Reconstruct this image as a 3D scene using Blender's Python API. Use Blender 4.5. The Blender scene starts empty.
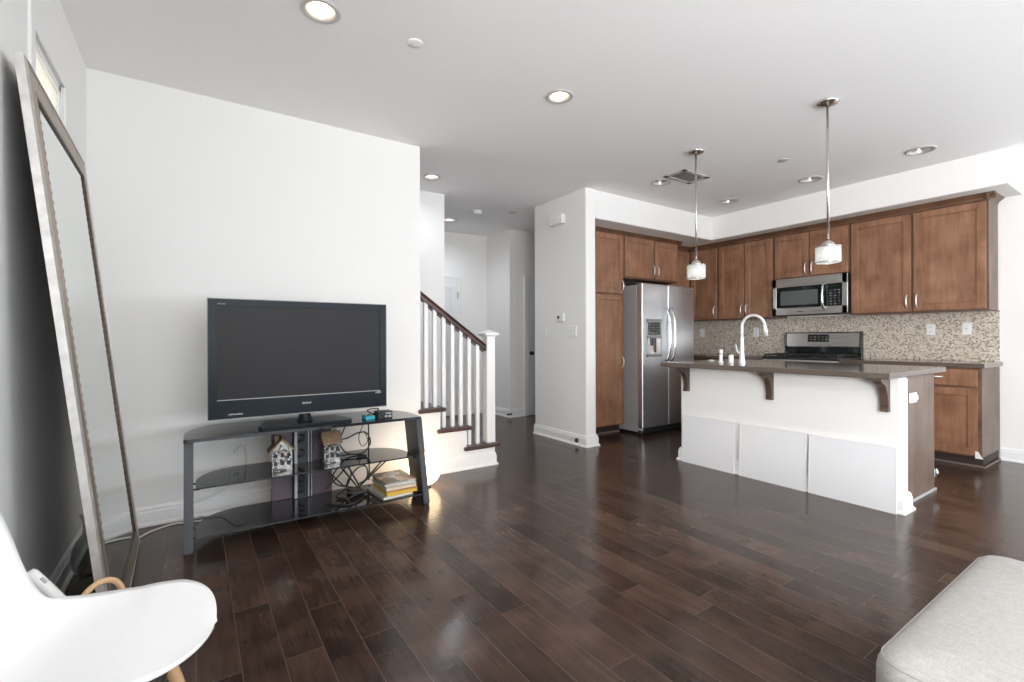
import bpy, bmesh, math, random
from mathutils import Vector, Matrix
random.seed(7)
S = bpy.context.scene
COL = S.collection
CE = 2.743                                             # ceiling height

# ------------------------------------------------------------------ camera
yaw, roll, camH, F = 0.9794, -0.0035, 1.1465, 471.9
fw = Vector((math.cos(yaw), math.sin(yaw), 0.0005)).normalized()
rt = Vector((math.sin(yaw), -math.cos(yaw), 0))
up = rt.cross(fw)
r2 = rt * math.cos(roll) + up * math.sin(roll)
u2 = up * math.cos(roll) - rt * math.sin(roll)
cd = bpy.data.cameras.new('camera'); cam = bpy.data.objects.new('camera', cd); COL.objects.link(cam)
m = Matrix.Identity(4)
for i in range(3):
    m[i][0], m[i][1], m[i][2] = r2[i], u2[i], -fw[i]
m[2][3] = camH
cam.matrix_world = m
cd.sensor_width = 36; cd.lens = F / 1024 * 36; cd.shift_y = -2.5 / 1024; cd.clip_start = 0.02
S.camera = cam

# ------------------------------------------------------------------ light
S.view_settings.view_transform = 'Standard'
S.view_settings.look = 'None'
S.view_settings.gamma = 1
S.view_settings.use_curve_mapping = False
S.view_settings.exposure = -0.3
S.cycles.use_denoising = True
S.cycles.max_bounces = 10
S.cycles.diffuse_bounces = 9
S.cycles.sample_clamp_indirect = 6
w = bpy.data.worlds.new('sky'); S.world = w; w.use_nodes = True
bg = w.node_tree.nodes['Background']; bg.inputs[0].default_value = (0.80, 0.90, 1.0, 1); bg.inputs[1].default_value = 2.0

def area(name, loc, direction, sx, sy, power, col=(1, 1, 1), spread=180):
    l = bpy.data.lights.new(name, 'AREA'); l.shape = 'RECTANGLE'; l.size = sx; l.size_y = sy
    l.energy = power; l.color = col; l.spread = math.radians(spread)
    o = bpy.data.objects.new(name, l); COL.objects.link(o); o.location = loc
    o.rotation_euler = Vector(direction).to_track_quat('-Z', 'Y').to_euler(); return o
area('daylight_patio_door', (2.3, -4.55, 1.25), (-0.25, 1, 1.2), 5.2, 2.3, 140, (0.88, 0.94, 1.0))
area('daylight_side_window', (-0.64, -2.3, 1.4), (1, -0.06, 0.85), 2.7, 1.9, 545, (0.97, 0.98, 1.0))

area('added_end_fill', (6.36, -2.3, 1.4), (-1, 0.0, 0.6), 2.7, 1.9, 210, (0.84, 0.92, 1.0))  # added fill lamp at an invented opening, brightens the left wall

sl = bpy.data.lights.new('sun', 'SUN'); sl.energy = 16.0; sl.angle = math.radians(0.6); sl.color = (1.0, 0.95, 0.87)
so = bpy.data.objects.new('sun', sl); COL.objects.link(so); so.rotation_euler = Vector((0.75, -0.45, -0.52)).to_track_quat('-Z', 'Y').to_euler(); so.location = (-6, 6, 6)

# ------------------------------------------------------------------ materials
def mat(name):
    m = bpy.data.materials.new(name); m.use_nodes = True
    nt = m.node_tree
    return m, nt, nt.nodes['Principled BSDF']
def N(nt, t, **kw):
    n = nt.nodes.new(t)
    for k, v in kw.items():
        if k.startswith('i_'): n.inputs[k[2:].replace('_', ' ')].default_value = v
        else: setattr(n, k, v)
    return n
def plain(name, col, rough=0.5, metal=0.0, spec=None, **kw):
    m, nt, b = mat(name)
    b.inputs['Base Color'].default_value = (*col, 1); b.inputs['Roughness'].default_value = rough; b.inputs['Metallic'].default_value = metal
    if spec is not None: b.inputs['Specular IOR Level'].default_value = spec
    for k, v in kw.items(): b.inputs[k.replace('_', ' ')].default_value = v
    return m
def bumped(name, col, rough, scale, strength, dist=0.002, metal=0.0, var=0.0, stretch=(1, 1, 1)):
    m, nt, b = mat(name)
    b.inputs['Roughness'].default_value = rough; b.inputs['Metallic'].default_value = metal
    tc = N(nt, 'ShaderNodeTexCoord'); mp = N(nt, 'ShaderNodeMapping'); mp.inputs['Scale'].default_value = stretch
    nt.links.new(tc.outputs['Object'], mp.inputs[0])
    no = N(nt, 'ShaderNodeTexNoise', i_Scale=scale, i_Detail=4.0); nt.links.new(mp.outputs[0], no.inputs['Vector'])
    bu = N(nt, 'ShaderNodeBump', i_Strength=strength, i_Distance=dist); nt.links.new(no.outputs['Fac'], bu.inputs['Height'])
    nt.links.new(bu.outputs[0], b.inputs['Normal'])
    cr = N(nt, 'ShaderNodeValToRGB'); e = cr.color_ramp.elements
    e[0].position = 0.3; e[1].position = 0.7
    e[0].color = (*[c * (1 - var) for c in col], 1); e[1].color = (*[min(1, c * (1 + var)) for c in col], 1)
    nt.links.new(no.outputs['Fac'], cr.inputs[0]); nt.links.new(cr.outputs[0], b.inputs['Base Color'])
    return m
def wood(name, dark, mid, light, rough=0.42, axis='z', scale=1.0):
    m, nt, b = mat(name)
    tc = N(nt, 'ShaderNodeTexCoord'); oi = N(nt, 'ShaderNodeObjectInfo')
    ad = N(nt, 'ShaderNodeVectorMath', operation='MULTIPLY_ADD'); ad.inputs[1].default_value = (1, 1, 1)
    sc = N(nt, 'ShaderNodeMath', operation='MULTIPLY'); sc.inputs[1].default_value = 37.0
    nt.links.new(oi.outputs['Random'], sc.inputs[0]); nt.links.new(tc.outputs['Object'], ad.inputs[0]); nt.links.new(sc.outputs[0], ad.inputs[2])
    mp = N(nt, 'ShaderNodeMapping')
    mp.inputs['Scale'].default_value = {'z': (9, 9, 0.9), 'x': (0.9, 9, 9), 'y': (9, 0.9, 9)}[axis]
    nt.links.new(ad.outputs[0], mp.inputs[0])
    n1 = N(nt, 'ShaderNodeTexNoise', i_Scale=3.0 * scale, i_Detail=6.0, i_Roughness=0.65, i_Distortion=0.6); nt.links.new(mp.outputs[0], n1.inputs['Vector'])
    n2 = N(nt, 'ShaderNodeTexNoise', i_Scale=5.0, i_Detail=3.0); nt.links.new(ad.outputs[0], n2.inputs['Vector'])
    mx = N(nt, 'ShaderNodeMix'); mx.inputs[0].default_value = 0.5
    nt.links.new(n1.outputs['Fac'], mx.inputs[2]); nt.links.new(n2.outputs['Fac'], mx.inputs[3])
    cr = N(nt, 'ShaderNodeValToRGB'); e = cr.color_ramp.elements
    e[0].position = 0.33; e[0].color = (*dark, 1); e[1].position = 0.68; e[1].color = (*light, 1)
    k = e.new(0.5); k.color = (*mid, 1)
    nt.links.new(mx.outputs[0], cr.inputs[0]); nt.links.new(cr.outputs[0], b.inputs['Base Color'])
    b.inputs['Roughness'].default_value = rough
    return m
def emit(name, col, s):
    m, nt, b = mat(name)
    b.inputs['Base Color'].default_value = (*col, 1); b.inputs['Emission Color'].default_value = (*col, 1); b.inputs['Emission Strength'].default_value = s
    return m
def brushed(name, col, rough, stretch, bump=0.05):
    m, nt, b = mat(name)
    b.inputs['Metallic'].default_value = 1; b.inputs['Base Color'].default_value = (*col, 1)
    tc = N(nt, 'ShaderNodeTexCoord'); mp = N(nt, 'ShaderNodeMapping'); mp.inputs['Scale'].default_value = stretch
    nt.links.new(tc.outputs['Object'], mp.inputs[0])
    no = N(nt, 'ShaderNodeTexNoise', i_Scale=1.0, i_Detail=4.0); nt.links.new(mp.outputs[0], no.inputs['Vector'])
    mr = N(nt, 'ShaderNodeMapRange'); mr.inputs['To Min'].default_value = rough - 0.06; mr.inputs['To Max'].default_value = rough + 0.08
    nt.links.new(no.outputs['Fac'], mr.inputs['Value']); nt.links.new(mr.outputs[0], b.inputs['Roughness'])
    bu = N(nt, 'ShaderNodeBump', i_Strength=bump, i_Distance=0.001); nt.links.new(no.outputs['Fac'], bu.inputs['Height']); nt.links.new(bu.outputs[0], b.inputs['Normal'])
    return m
def floor_mat():
    m, nt, b = mat('dark_plank_floor'); L = nt.links.new
    tc = N(nt, 'ShaderNodeTexCoord'); sp = N(nt, 'ShaderNodeSeparateXYZ'); L(tc.outputs['Object'], sp.inputs[0])
    dv = N(nt, 'ShaderNodeMath', operation='DIVIDE'); dv.inputs[1].default_value = 0.132; L(sp.outputs['X'], dv.inputs[0])
    fl = N(nt, 'ShaderNodeMath', operation='FLOOR'); L(dv.outputs[0], fl.inputs[0])
    wn = N(nt, 'ShaderNodeTexWhiteNoise', noise_dimensions='1D'); L(fl.outputs[0], wn.inputs['W'])
    ma = N(nt, 'ShaderNodeMath', operation='MULTIPLY_ADD'); ma.inputs[1].default_value = 3.1; L(wn.outputs['Value'], ma.inputs[0]); L(sp.outputs['Y'], ma.inputs[2])
    cb = N(nt, 'ShaderNodeCombineXYZ'); L(ma.outputs[0], cb.inputs[0]); L(sp.outputs['X'], cb.inputs[1])
    br = N(nt, 'ShaderNodeTexBrick', offset=0.0, squash=1.0); L(cb.outputs[0], br.inputs['Vector'])
    br.inputs['Color1'].default_value = (0, 0, 0, 1); br.inputs['Color2'].default_value = (1, 1, 1, 1); br.inputs['Mortar'].default_value = (0.5, 0.5, 0.5, 1)
    br.inputs['Scale'].default_value = 1; br.inputs['Mortar Size'].default_value = 0.0018; br.inputs['Mortar Smooth'].default_value = 0.3
    br.inputs['Brick Width'].default_value = 0.92; br.inputs['Row Height'].default_value = 0.132; br.inputs['Bias'].default_value = 0.0
    # grain: stretched along the plank, different on each plank
    of = N(nt, 'ShaderNodeVectorMath', operation='MULTIPLY_ADD'); of.inputs[1].default_value = (9, 9, 9)
    L(br.outputs['Color'], of.inputs[0]); L(tc.outputs['Object'], of.inputs[2])
    mp = N(nt, 'ShaderNodeMapping'); mp.inputs['Scale'].default_value = (22, 1.3, 1); L(of.outputs[0], mp.inputs[0])
    g = N(nt, 'ShaderNodeTexNoise', i_Scale=2.4, i_Detail=7.0, i_Roughness=0.65, i_Distortion=0.8); L(mp.outputs[0], g.inputs['Vector'])
    bl = N(nt, 'ShaderNodeTexNoise', i_Scale=4.5, i_Detail=2.0, i_Roughness=0.5); L(of.outputs[0], bl.inputs['Vector'])
    mx = N(nt, 'ShaderNodeMix'); mx.inputs[0].default_value = 0.58; L(g.outputs['Fac'], mx.inputs[2]); L(bl.outputs['Fac'], mx.inputs[3])
    m2 = N(nt, 'ShaderNodeMix'); m2.inputs[0].default_value = 0.16; L(mx.outputs[0], m2.inputs[2]); L(br.outputs['Color'], m2.inputs[3])
    cr = N(nt, 'ShaderNodeValToRGB'); e = cr.color_ramp.elements
    e[0].position = 0.30; e[0].color = (0.014, 0.008, 0.006, 1); e[1].position = 0.76; e[1].color = (0.112, 0.067, 0.047, 1)
    k = e.new(0.5); k.color = (0.048, 0.0275, 0.0198, 1)
    L(m2.outputs[0], cr.inputs[0])
    m3 = N(nt, 'ShaderNodeMix', data_type='RGBA'); L(br.outputs['Fac'], m3.inputs[0]); L(cr.outputs[0], m3.inputs[6]); m3.inputs[7].default_value = (0.092, 0.066, 0.051, 1)
    L(m3.outputs[2], b.inputs['Base Color'])
    # hand-scraped ripples run across the plank
    m4 = N(nt, 'ShaderNodeMapping'); m4.inputs['Scale'].default_value = (3, 16, 1); L(of.outputs[0], m4.inputs[0])
    rp = N(nt, 'ShaderNodeTexNoise', i_Scale=1.5, i_Detail=2.0); L(m4.outputs[0], rp.inputs['Vector'])
    ht = N(nt, 'ShaderNodeMath', operation='MULTIPLY_ADD'); ht.inputs[1].default_value = -0.8; L(br.outputs['Fac'], ht.inputs[0]); L(rp.outputs['Fac'], ht.inputs[2])
    bu = N(nt, 'ShaderNodeBump', i_Strength=0.30, i_Distance=0.003); L(ht.outputs[0], bu.inputs['Height']); L(bu.outputs[0], b.inputs['Normal'])
    rr = N(nt, 'ShaderNodeMapRange'); rr.inputs['To Min'].default_value = 0.15; rr.inputs['To Max'].default_value = 0.27; L(mx.outputs[0], rr.inputs['Value']); L(rr.outputs[0], b.inputs['Roughness'])
    b.inputs['Specular IOR Level'].default_value = 0.32
    return m
def mosaic_mat():
    m, nt, b = mat('mosaic_tile'); L = nt.links.new
    tc = N(nt, 'ShaderNodeTexCoord'); sp = N(nt, 'ShaderNodeSeparateXYZ'); L(tc.outputs['Object'], sp.inputs[0])
    ad = N(nt, 'ShaderNodeMath', operation='ADD'); L(sp.outputs['X'], ad.inputs[0]); L(sp.outputs['Y'], ad.inputs[1])
    cb = N(nt, 'ShaderNodeCombineXYZ'); L(ad.outputs[0], cb.inputs[0]); L(sp.outputs['Z'], cb.inputs[1])
    br = N(nt, 'ShaderNodeTexBrick', offset=0.5); L(cb.outputs[0], br.inputs['Vector'])
    br.inputs['Color1'].default_value = (0, 0, 0, 1); br.inputs['Color2'].default_value = (1, 1, 1, 1); br.inputs['Mortar'].default_value = (0.5, 0.5, 0.5, 1)
    br.inputs['Scale'].default_value = 1; br.inputs['Mortar Size'].default_value = 0.0018; br.inputs['Brick Width'].default_value = 0.0160; br.inputs['Row Height'].default_value = 0.0150
    cr = N(nt, 'ShaderNodeValToRGB'); cr.color_ramp.interpolation = 'CONSTANT'; e = cr.color_ramp.elements
    tones = [(0.15, 0.095, 0.06), (0.38, 0.29, 0.20), (0.56, 0.46, 0.34), (0.66, 0.58, 0.47), (0.46, 0.36, 0.26), (0.61, 0.51, 0.39), (0.24, 0.17, 0.115), (0.72, 0.66, 0.58)]
    pos = [0, .12, .26, .44, .56, .68, .82, .9]
    e[0].position = 0; e[0].color = (*tones[0], 1); e[1].position = pos[1]; e[1].color = (*tones[1], 1)
    for p, t in zip(pos[2:], tones[2:]):
        k = e.new(p); k.color = (*t, 1)
    L(br.outputs['Color'], cr.inputs[0])
    m3 = N(nt, 'ShaderNodeMix', data_type='RGBA'); L(br.outputs['Fac'], m3.inputs[0]); L(cr.outputs[0], m3.inputs[6]); m3.inputs[7].default_value = (0.60, 0.56, 0.50, 1)
    L(m3.outputs[2], b.inputs['Base Color']); b.inputs['Roughness'].default_value = 0.3
    bu = N(nt, 'ShaderNodeBump', i_Strength=0.4, i_Distance=0.001, invert=True); L(br.outputs['Fac'], bu.inputs['Height']); L(bu.outputs[0], b.inputs['Normal'])
    return m
def quartz_mat():
    m, nt, b = mat('taupe_quartz'); L = nt.links.new
    tc = N(nt, 'ShaderNodeTexCoord')
    v = N(nt, 'ShaderNodeTexNoise', i_Scale=420.0, i_Detail=2.0); L(tc.outputs['Object'], v.inputs['Vector'])
    cr = N(nt, 'ShaderNodeValToRGB'); e = cr.color_ramp.elements; e[0].position = .35; e[0].color = (0.085, 0.066, 0.052, 1); e[1].position = .7; e[1].color = (0.18, 0.145, 0.118, 1)
    L(v.outputs['Fac'], cr.inputs[0]); L(cr.outputs[0], b.inputs['Base Color']); b.inputs['Roughness'].default_value = 0.10
    return m
def fabric_mat():
    m, nt, b = mat('oatmeal_fabric'); L = nt.links.new
    tc = N(nt, 'ShaderNodeTexCoord')
    a = N(nt, 'ShaderNodeMapping'); a.inputs['Scale'].default_value = (420, 40, 120); L(tc.outputs['Object'], a.inputs[0])
    c = N(nt, 'ShaderNodeMapping'); c.inputs['Scale'].default_value = (40, 420, 120); L(tc.outputs['Object'], c.inputs[0])
    n1 = N(nt, 'ShaderNodeTexNoise', i_Scale=1.0, i_Detail=3.0); L(a.outputs[0], n1.inputs['Vector'])
    n2 = N(nt, 'ShaderNodeTexNoise', i_Scale=1.0, i_Detail=3.0); L(c.outputs[0], n2.inputs['Vector'])
    mx = N(nt, 'ShaderNodeMix'); mx.inputs[0].default_value = .35; L(n1.outputs['Fac'], mx.inputs[2]); L(n2.outputs['Fac'], mx.inputs[3])
    cr = N(nt, 'ShaderNodeValToRGB'); e = cr.color_ramp.elements; e[0].position = .35; e[0].color = (0.34, 0.325, 0.305, 1); e[1].position = .66; e[1].color = (0.46, 0.445, 0.425, 1)
    L(mx.outputs[0], cr.inputs[0]); L(cr.outputs[0], b.inputs['Base Color']); b.inputs['Roughness'].default_value = 0.95; b.inputs['Specular IOR Level'].default_value = .1
    bu = N(nt, 'ShaderNodeBump', i_Strength=0.25, i_Distance=0.001); L(mx.outputs[0], bu.inputs['Height']); L(bu.outputs[0], b.inputs['Normal'])
    return m
def patches_mat(name, cols, scale, rough=0.4, metal=0.0):
    m, nt, b = mat(name); L = nt.links.new
    tc = N(nt, 'ShaderNodeTexCoord'); v = N(nt, 'ShaderNodeTexVoronoi', i_Scale=scale); L(tc.outputs['Object'], v.inputs['Vector'])
    sp = N(nt, 'ShaderNodeSeparateColor'); L(v.outputs['Color'], sp.inputs[0])
    cr = N(nt, 'ShaderNodeValToRGB'); cr.color_ramp.interpolation = 'CONSTANT'; e = cr.color_ramp.elements
    e[0].color = (*cols[0], 1); e[1].position = 1 / len(cols); e[1].color = (*cols[1], 1)
    for i, c in enumerate(cols[2:], 2):
        k = e.new(i / len(cols)); k.color = (*c, 1)
    L(sp.outputs[0], cr.inputs[0]); L(cr.outputs[0], b.inputs['Base Color']); b.inputs['Roughness'].default_value = rough; b.inputs['Metallic'].default_value = metal
    return m
def glassy(name, col, rough=0.0, alpha=1.0, ior=1.45):
    m, nt, b = mat(name)
    b.inputs['Base Color'].default_value = (*col, 1); b.inputs['Transmission Weight'].default_value = 1; b.inputs['Roughness'].default_value = rough; b.inputs['IOR'].default_value = ior
    return m
def smoke_mat():
    m, nt, b = mat('smoky_glass'); L = nt.links.new
    tp = N(nt, 'ShaderNodeBsdfTransparent'); tp.inputs[0].default_value = (0.66, 0.69, 0.68, 1)
    gl = N(nt, 'ShaderNodeBsdfGlossy'); gl.inputs['Roughness'].default_value = 0.03
    fr = N(nt, 'ShaderNodeLayerWeight', i_Blend=0.18)
    a = N(nt, 'ShaderNodeMixShader'); L(fr.outputs['Facing'], a.inputs[0]); L(tp.outputs[0], a.inputs[1]); L(gl.outputs[0], a.inputs[2])
    L(a.outputs[0], nt.nodes['Material Output'].inputs[0])
    return m
def blind_mat():
    m, nt, b = mat('window_blind_fabric'); L = nt.links.new
    b.inputs['Base Color'].default_value = (0.90, 0.86, 0.78, 1); b.inputs['Roughness'].default_value = 0.8
    tr = N(nt, 'ShaderNodeBsdfTranslucent'); tr.inputs[0].default_value = (1.0, 0.97, 0.91, 1)
    a = N(nt, 'ShaderNodeMixShader'); a.inputs[0].default_value = 0.8; L(b.outputs[0], a.inputs[1]); L(tr.outputs[0], a.inputs[2])
    L(a.outputs[0], nt.nodes['Material Output'].inputs[0])
    return m
def keys_mat():
    m, nt, b = mat('dark_keypad'); L = nt.links.new
    tc = N(nt, 'ShaderNodeTexCoord'); sp = N(nt, 'ShaderNodeSeparateXYZ'); L(tc.outputs['Object'], sp.inputs[0])
    ad = N(nt, 'ShaderNodeMath', operation='ADD'); L(sp.outputs['X'], ad.inputs[0]); L(sp.outputs['Y'], ad.inputs[1])
    cb = N(nt, 'ShaderNodeCombineXYZ'); L(ad.outputs[0], cb.inputs[0]); L(sp.outputs['Z'], cb.inputs[1])
    br = N(nt, 'ShaderNodeTexBrick', offset=0.0); L(cb.outputs[0], br.inputs['Vector'])
    br.inputs['Color1'].default_value = (0.28, 0.28, 0.28, 1); br.inputs['Color2'].default_value = (0.05, 0.05, 0.05, 1); br.inputs['Mortar'].default_value = (0.012, 0.014, 0.014, 1)
    br.inputs['Scale'].default_value = 1; br.inputs['Mortar Size'].default_value = 0.010; br.inputs['Brick Width'].default_value = 0.042; br.inputs['Row Height'].default_value = 0.030
    L(br.outputs['Color'], b.inputs['Base Color']); b.inputs['Roughness'].default_value = 0.2
    return m
def shade_mat():
    m, nt, b = mat('frosted_shade_glass'); L = nt.links.new
    tr = N(nt, 'ShaderNodeBsdfTranslucent'); tr.inputs[0].default_value = (0.85, 0.86, 0.86, 1)
    tp = N(nt, 'ShaderNodeBsdfTransparent'); tp.inputs[0].default_value = (0.9, 0.92, 0.92, 1)
    b.inputs['Base Color'].default_value = (0.75, 0.77, 0.78, 1); b.inputs['Roughness'].default_value = 0.25
    a = N(nt, 'ShaderNodeMixShader'); a.inputs[0].default_value = 0.5; L(b.outputs[0], a.inputs[1]); L(tr.outputs[0], a.inputs[2])
    c = N(nt, 'ShaderNodeMixShader'); c.inputs[0].default_value = 0.22; L(a.outputs[0], c.inputs[1]); L(tp.outputs[0], c.inputs[2])
    L(c.outputs[0], nt.nodes['Material Output'].inputs[0])
    return m

M = dict(
    wall=bumped('white_wall_paint', (0.85, 0.835, 0.81), 0.7, 90, 0.06, 0.001),
    ceil=bumped('ceiling_texture', (0.90, 0.885, 0.875), 0.85, 55, 0.5, 0.003),
    trim=plain('white_trim_paint', (0.84, 0.83, 0.815), 0.35),
    door=plain('door_paint', (0.80, 0.80, 0.80), 0.4),
    floor=floor_mat(), mosaic=mosaic_mat(), quartz=quartz_mat(), fabric=fabric_mat(), shade=shade_mat(),
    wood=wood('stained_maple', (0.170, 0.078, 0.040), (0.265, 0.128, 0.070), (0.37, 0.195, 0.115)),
    crown=wood('maple_crown_and_gap_shade', (0.085, 0.040, 0.022), (0.145, 0.072, 0.040), (0.21, 0.115, 0.070), axis='y'),
    sidelit_wood=wood('side_lit_maple', (0.085, 0.050, 0.034), (0.135, 0.085, 0.060), (0.20, 0.135, 0.10)),  # greyer maple for end faces, side light put into the colour
    corbel=wood('bracket_maple', (0.055, 0.033, 0.024), (0.09, 0.056, 0.041), (0.135, 0.090, 0.068)),
    stair=wood('stair_wood', (0.030, 0.010, 0.007), (0.060, 0.021, 0.014), (0.10, 0.04, 0.028), 0.3, 'x'),
    kick=plain('dark_kick', (0.035, 0.02, 0.014), 0.6),
    steel=brushed('brushed_steel', (0.60, 0.615, 0.64), 0.30, (1.5, 1.5, 260)),
    steelh=brushed('brushed_steel_range', (0.58, 0.56, 0.54), 0.28, (260, 2, 2)),
    chrome=plain('chrome', (0.80, 0.80, 0.80), 0.12, 1.0),
    pull=plain('satin_pull', (0.86, 0.83, 0.79), 0.38, 0.7),
    nickel=plain('satin_nickel', (0.66, 0.62, 0.58), 0.25, 1.0),
    faucet=plain('polished_faucet', (0.90, 0.89, 0.88), 0.30, 0.35),
    fridgeside=bumped('fridge_side_paint', (0.30, 0.30, 0.30), 0.5, 300, 0.1, 0.0005),
    black=plain('black_plastic', (0.012, 0.013, 0.015), 0.35),
    bezel=plain('tv_bezel_plastic', (0.008, 0.013, 0.018), 0.25, spec=0.2),
    screen=plain('tv_screen', (0.012, 0.011, 0.0115), 0.42, spec=0.28),
    gap=plain('shadow_gap', (0.01, 0.01, 0.01), 0.8),
    darkglass=plain('black_shelf_glass', (0.014, 0.014, 0.016), 0.04, spec=0.75),
    stand=bumped('stand_metal', (0.024, 0.025, 0.030), 0.42, 200, 0.05, 0.0005, var=0.1),
    backpanel=bumped('stand_back_panel', (0.095, 0.064, 0.078), 0.35, 160, 0.1, 0.0005, var=0.35),
    ovenglass=plain('oven_glass', (0.008, 0.012, 0.012), 0.06),
    micwin=plain('microwave_window', (0.10, 0.115, 0.11), 0.15),
    iron=plain('cast_iron', (0.018, 0.018, 0.018), 0.5),
    white=plain('white_plastic', (0.82, 0.82, 0.80), 0.35),
    shell=plain('white_shell_plastic', (0.86, 0.86, 0.86), 0.28),
    beech=wood('beech_legs', (0.40, 0.24, 0.12), (0.52, 0.32, 0.17), (0.62, 0.42, 0.25)),
    board=plain('white_board', (0.80, 0.80, 0.81), 0.30),
    boardedge=plain('board_edge', (0.86, 0.85, 0.83), 0.5),
    mirror=plain('mirror_glass', (0.80, 0.84, 0.82), 0.015, 1.0),
    silver=bumped('champagne_silver_leaf', (0.62, 0.60, 0.575), 0.40, 25, 0.15, 0.002, 0.85, 0.12),
    bronze=bumped('bronze_leaf', (0.34, 0.275, 0.225), 0.38, 25, 0.15, 0.002, 0.75, 0.12),
    bead=bumped('dark_bead', (0.085, 0.062, 0.048), 0.4, 120, 0.3, 0.002, 0.6, 0.3),
    smoke=smoke_mat(),
    pane=glassy('window_pane', (1, 1, 1), 0.0, ior=1.05),
    rope=bumped('rope', (0.56, 0.36, 0.19), 0.8, 220, 0.6, 0.004, var=0.25),
    wicker=bumped('wicker', (0.50, 0.33, 0.18), 0.8, 150, 0.8, 0.006, var=0.4),
    blind=blind_mat(), keys=keys_mat(), shoe=plain('shoe_molding_stain', (0.16, 0.12, 0.10), 0.5),
    cable=plain('black_cable', (0.012, 0.012, 0.013), 0.45),
    wcable=plain('white_cable', (0.78, 0.78, 0.78), 0.4),
    globe=emit('lit_globe', (1.0, 0.74, 0.46), 9.0),
    bulb=emit('warm_bulb', (1.0, 0.92, 0.80), 5.0),
    bulbcool=emit('cool_bulb', (0.95, 0.95, 1.0), 3.5),
    pbulb=emit('pendant_bulb', (1.0, 0.97, 0.92), 2.2),
    deadbulb=plain('unlit_bulb', (0.62, 0.60, 0.58), 0.3),
    can=plain('can_reflector', (0.55, 0.52, 0.50), 0.25, 0.6),
    canwhite=plain('can_white_reflector', (0.80, 0.76, 0.71), 0.45),
    frame_grey=plain('dispenser_grey', (0.26, 0.265, 0.27), 0.35, 0.4), ring=plain('can_ring', (0.56, 0.52, 0.49), 0.4, 0.3),
    houseroof=bumped('ornament_roof_brown', (0.22, 0.14, 0.08), 0.7, 120, 0.4, 0.002, var=0.25),
    housewall=patches_mat('ornament_silver_wall', [(0.55, 0.54, 0.51), (0.10, 0.09, 0.08), (0.42, 0.40, 0.36), (0.66, 0.66, 0.64), (0.22, 0.20, 0.18)], 75, 0.25, 0.7),
    teal=plain('teal_plastic', (0.03, 0.33, 0.40), 0.35),
    cover=patches_mat('magazine_cover', [(0.25, 0.13, 0.07), (0.55, 0.42, 0.30), (0.12, 0.14, 0.13), (0.62, 0.60, 0.55), (0.35, 0.20, 0.12)], 16, 0.3),
    paper=bumped('paper_edges', (0.72, 0.68, 0.60), 0.8, 400, 0.2, 0.001, var=0.1, stretch=(0.05, 0.05, 3)),
    ye=plain('yellow_cover', (0.72, 0.46, 0.06), 0.4), orange=plain('orange_brown_cover', (0.46, 0.20, 0.09), 0.4),
    grey=plain('grey_cover', (0.38, 0.38, 0.37), 0.4), tealc=plain('pale_teal_cover', (0.42, 0.56, 0.58), 0.35), cream=plain('cream_cover', (0.70, 0.62, 0.48), 0.5),
    text=plain('logo_silver', (0.75, 0.75, 0.75), 0.3), vent=plain('vent_metal', (0.50, 0.47, 0.45), 0.5), louvre=plain('shaded_louvre_metal', (0.22, 0.20, 0.19), 0.5), ventdark=plain('duct_dark', (0.06, 0.055, 0.05), 0.8),
    display=plain('display_glass', (0.015, 0.02, 0.02), 0.1), grey2=plain('grey_marks', (0.45, 0.45, 0.45), 0.5),
)

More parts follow.
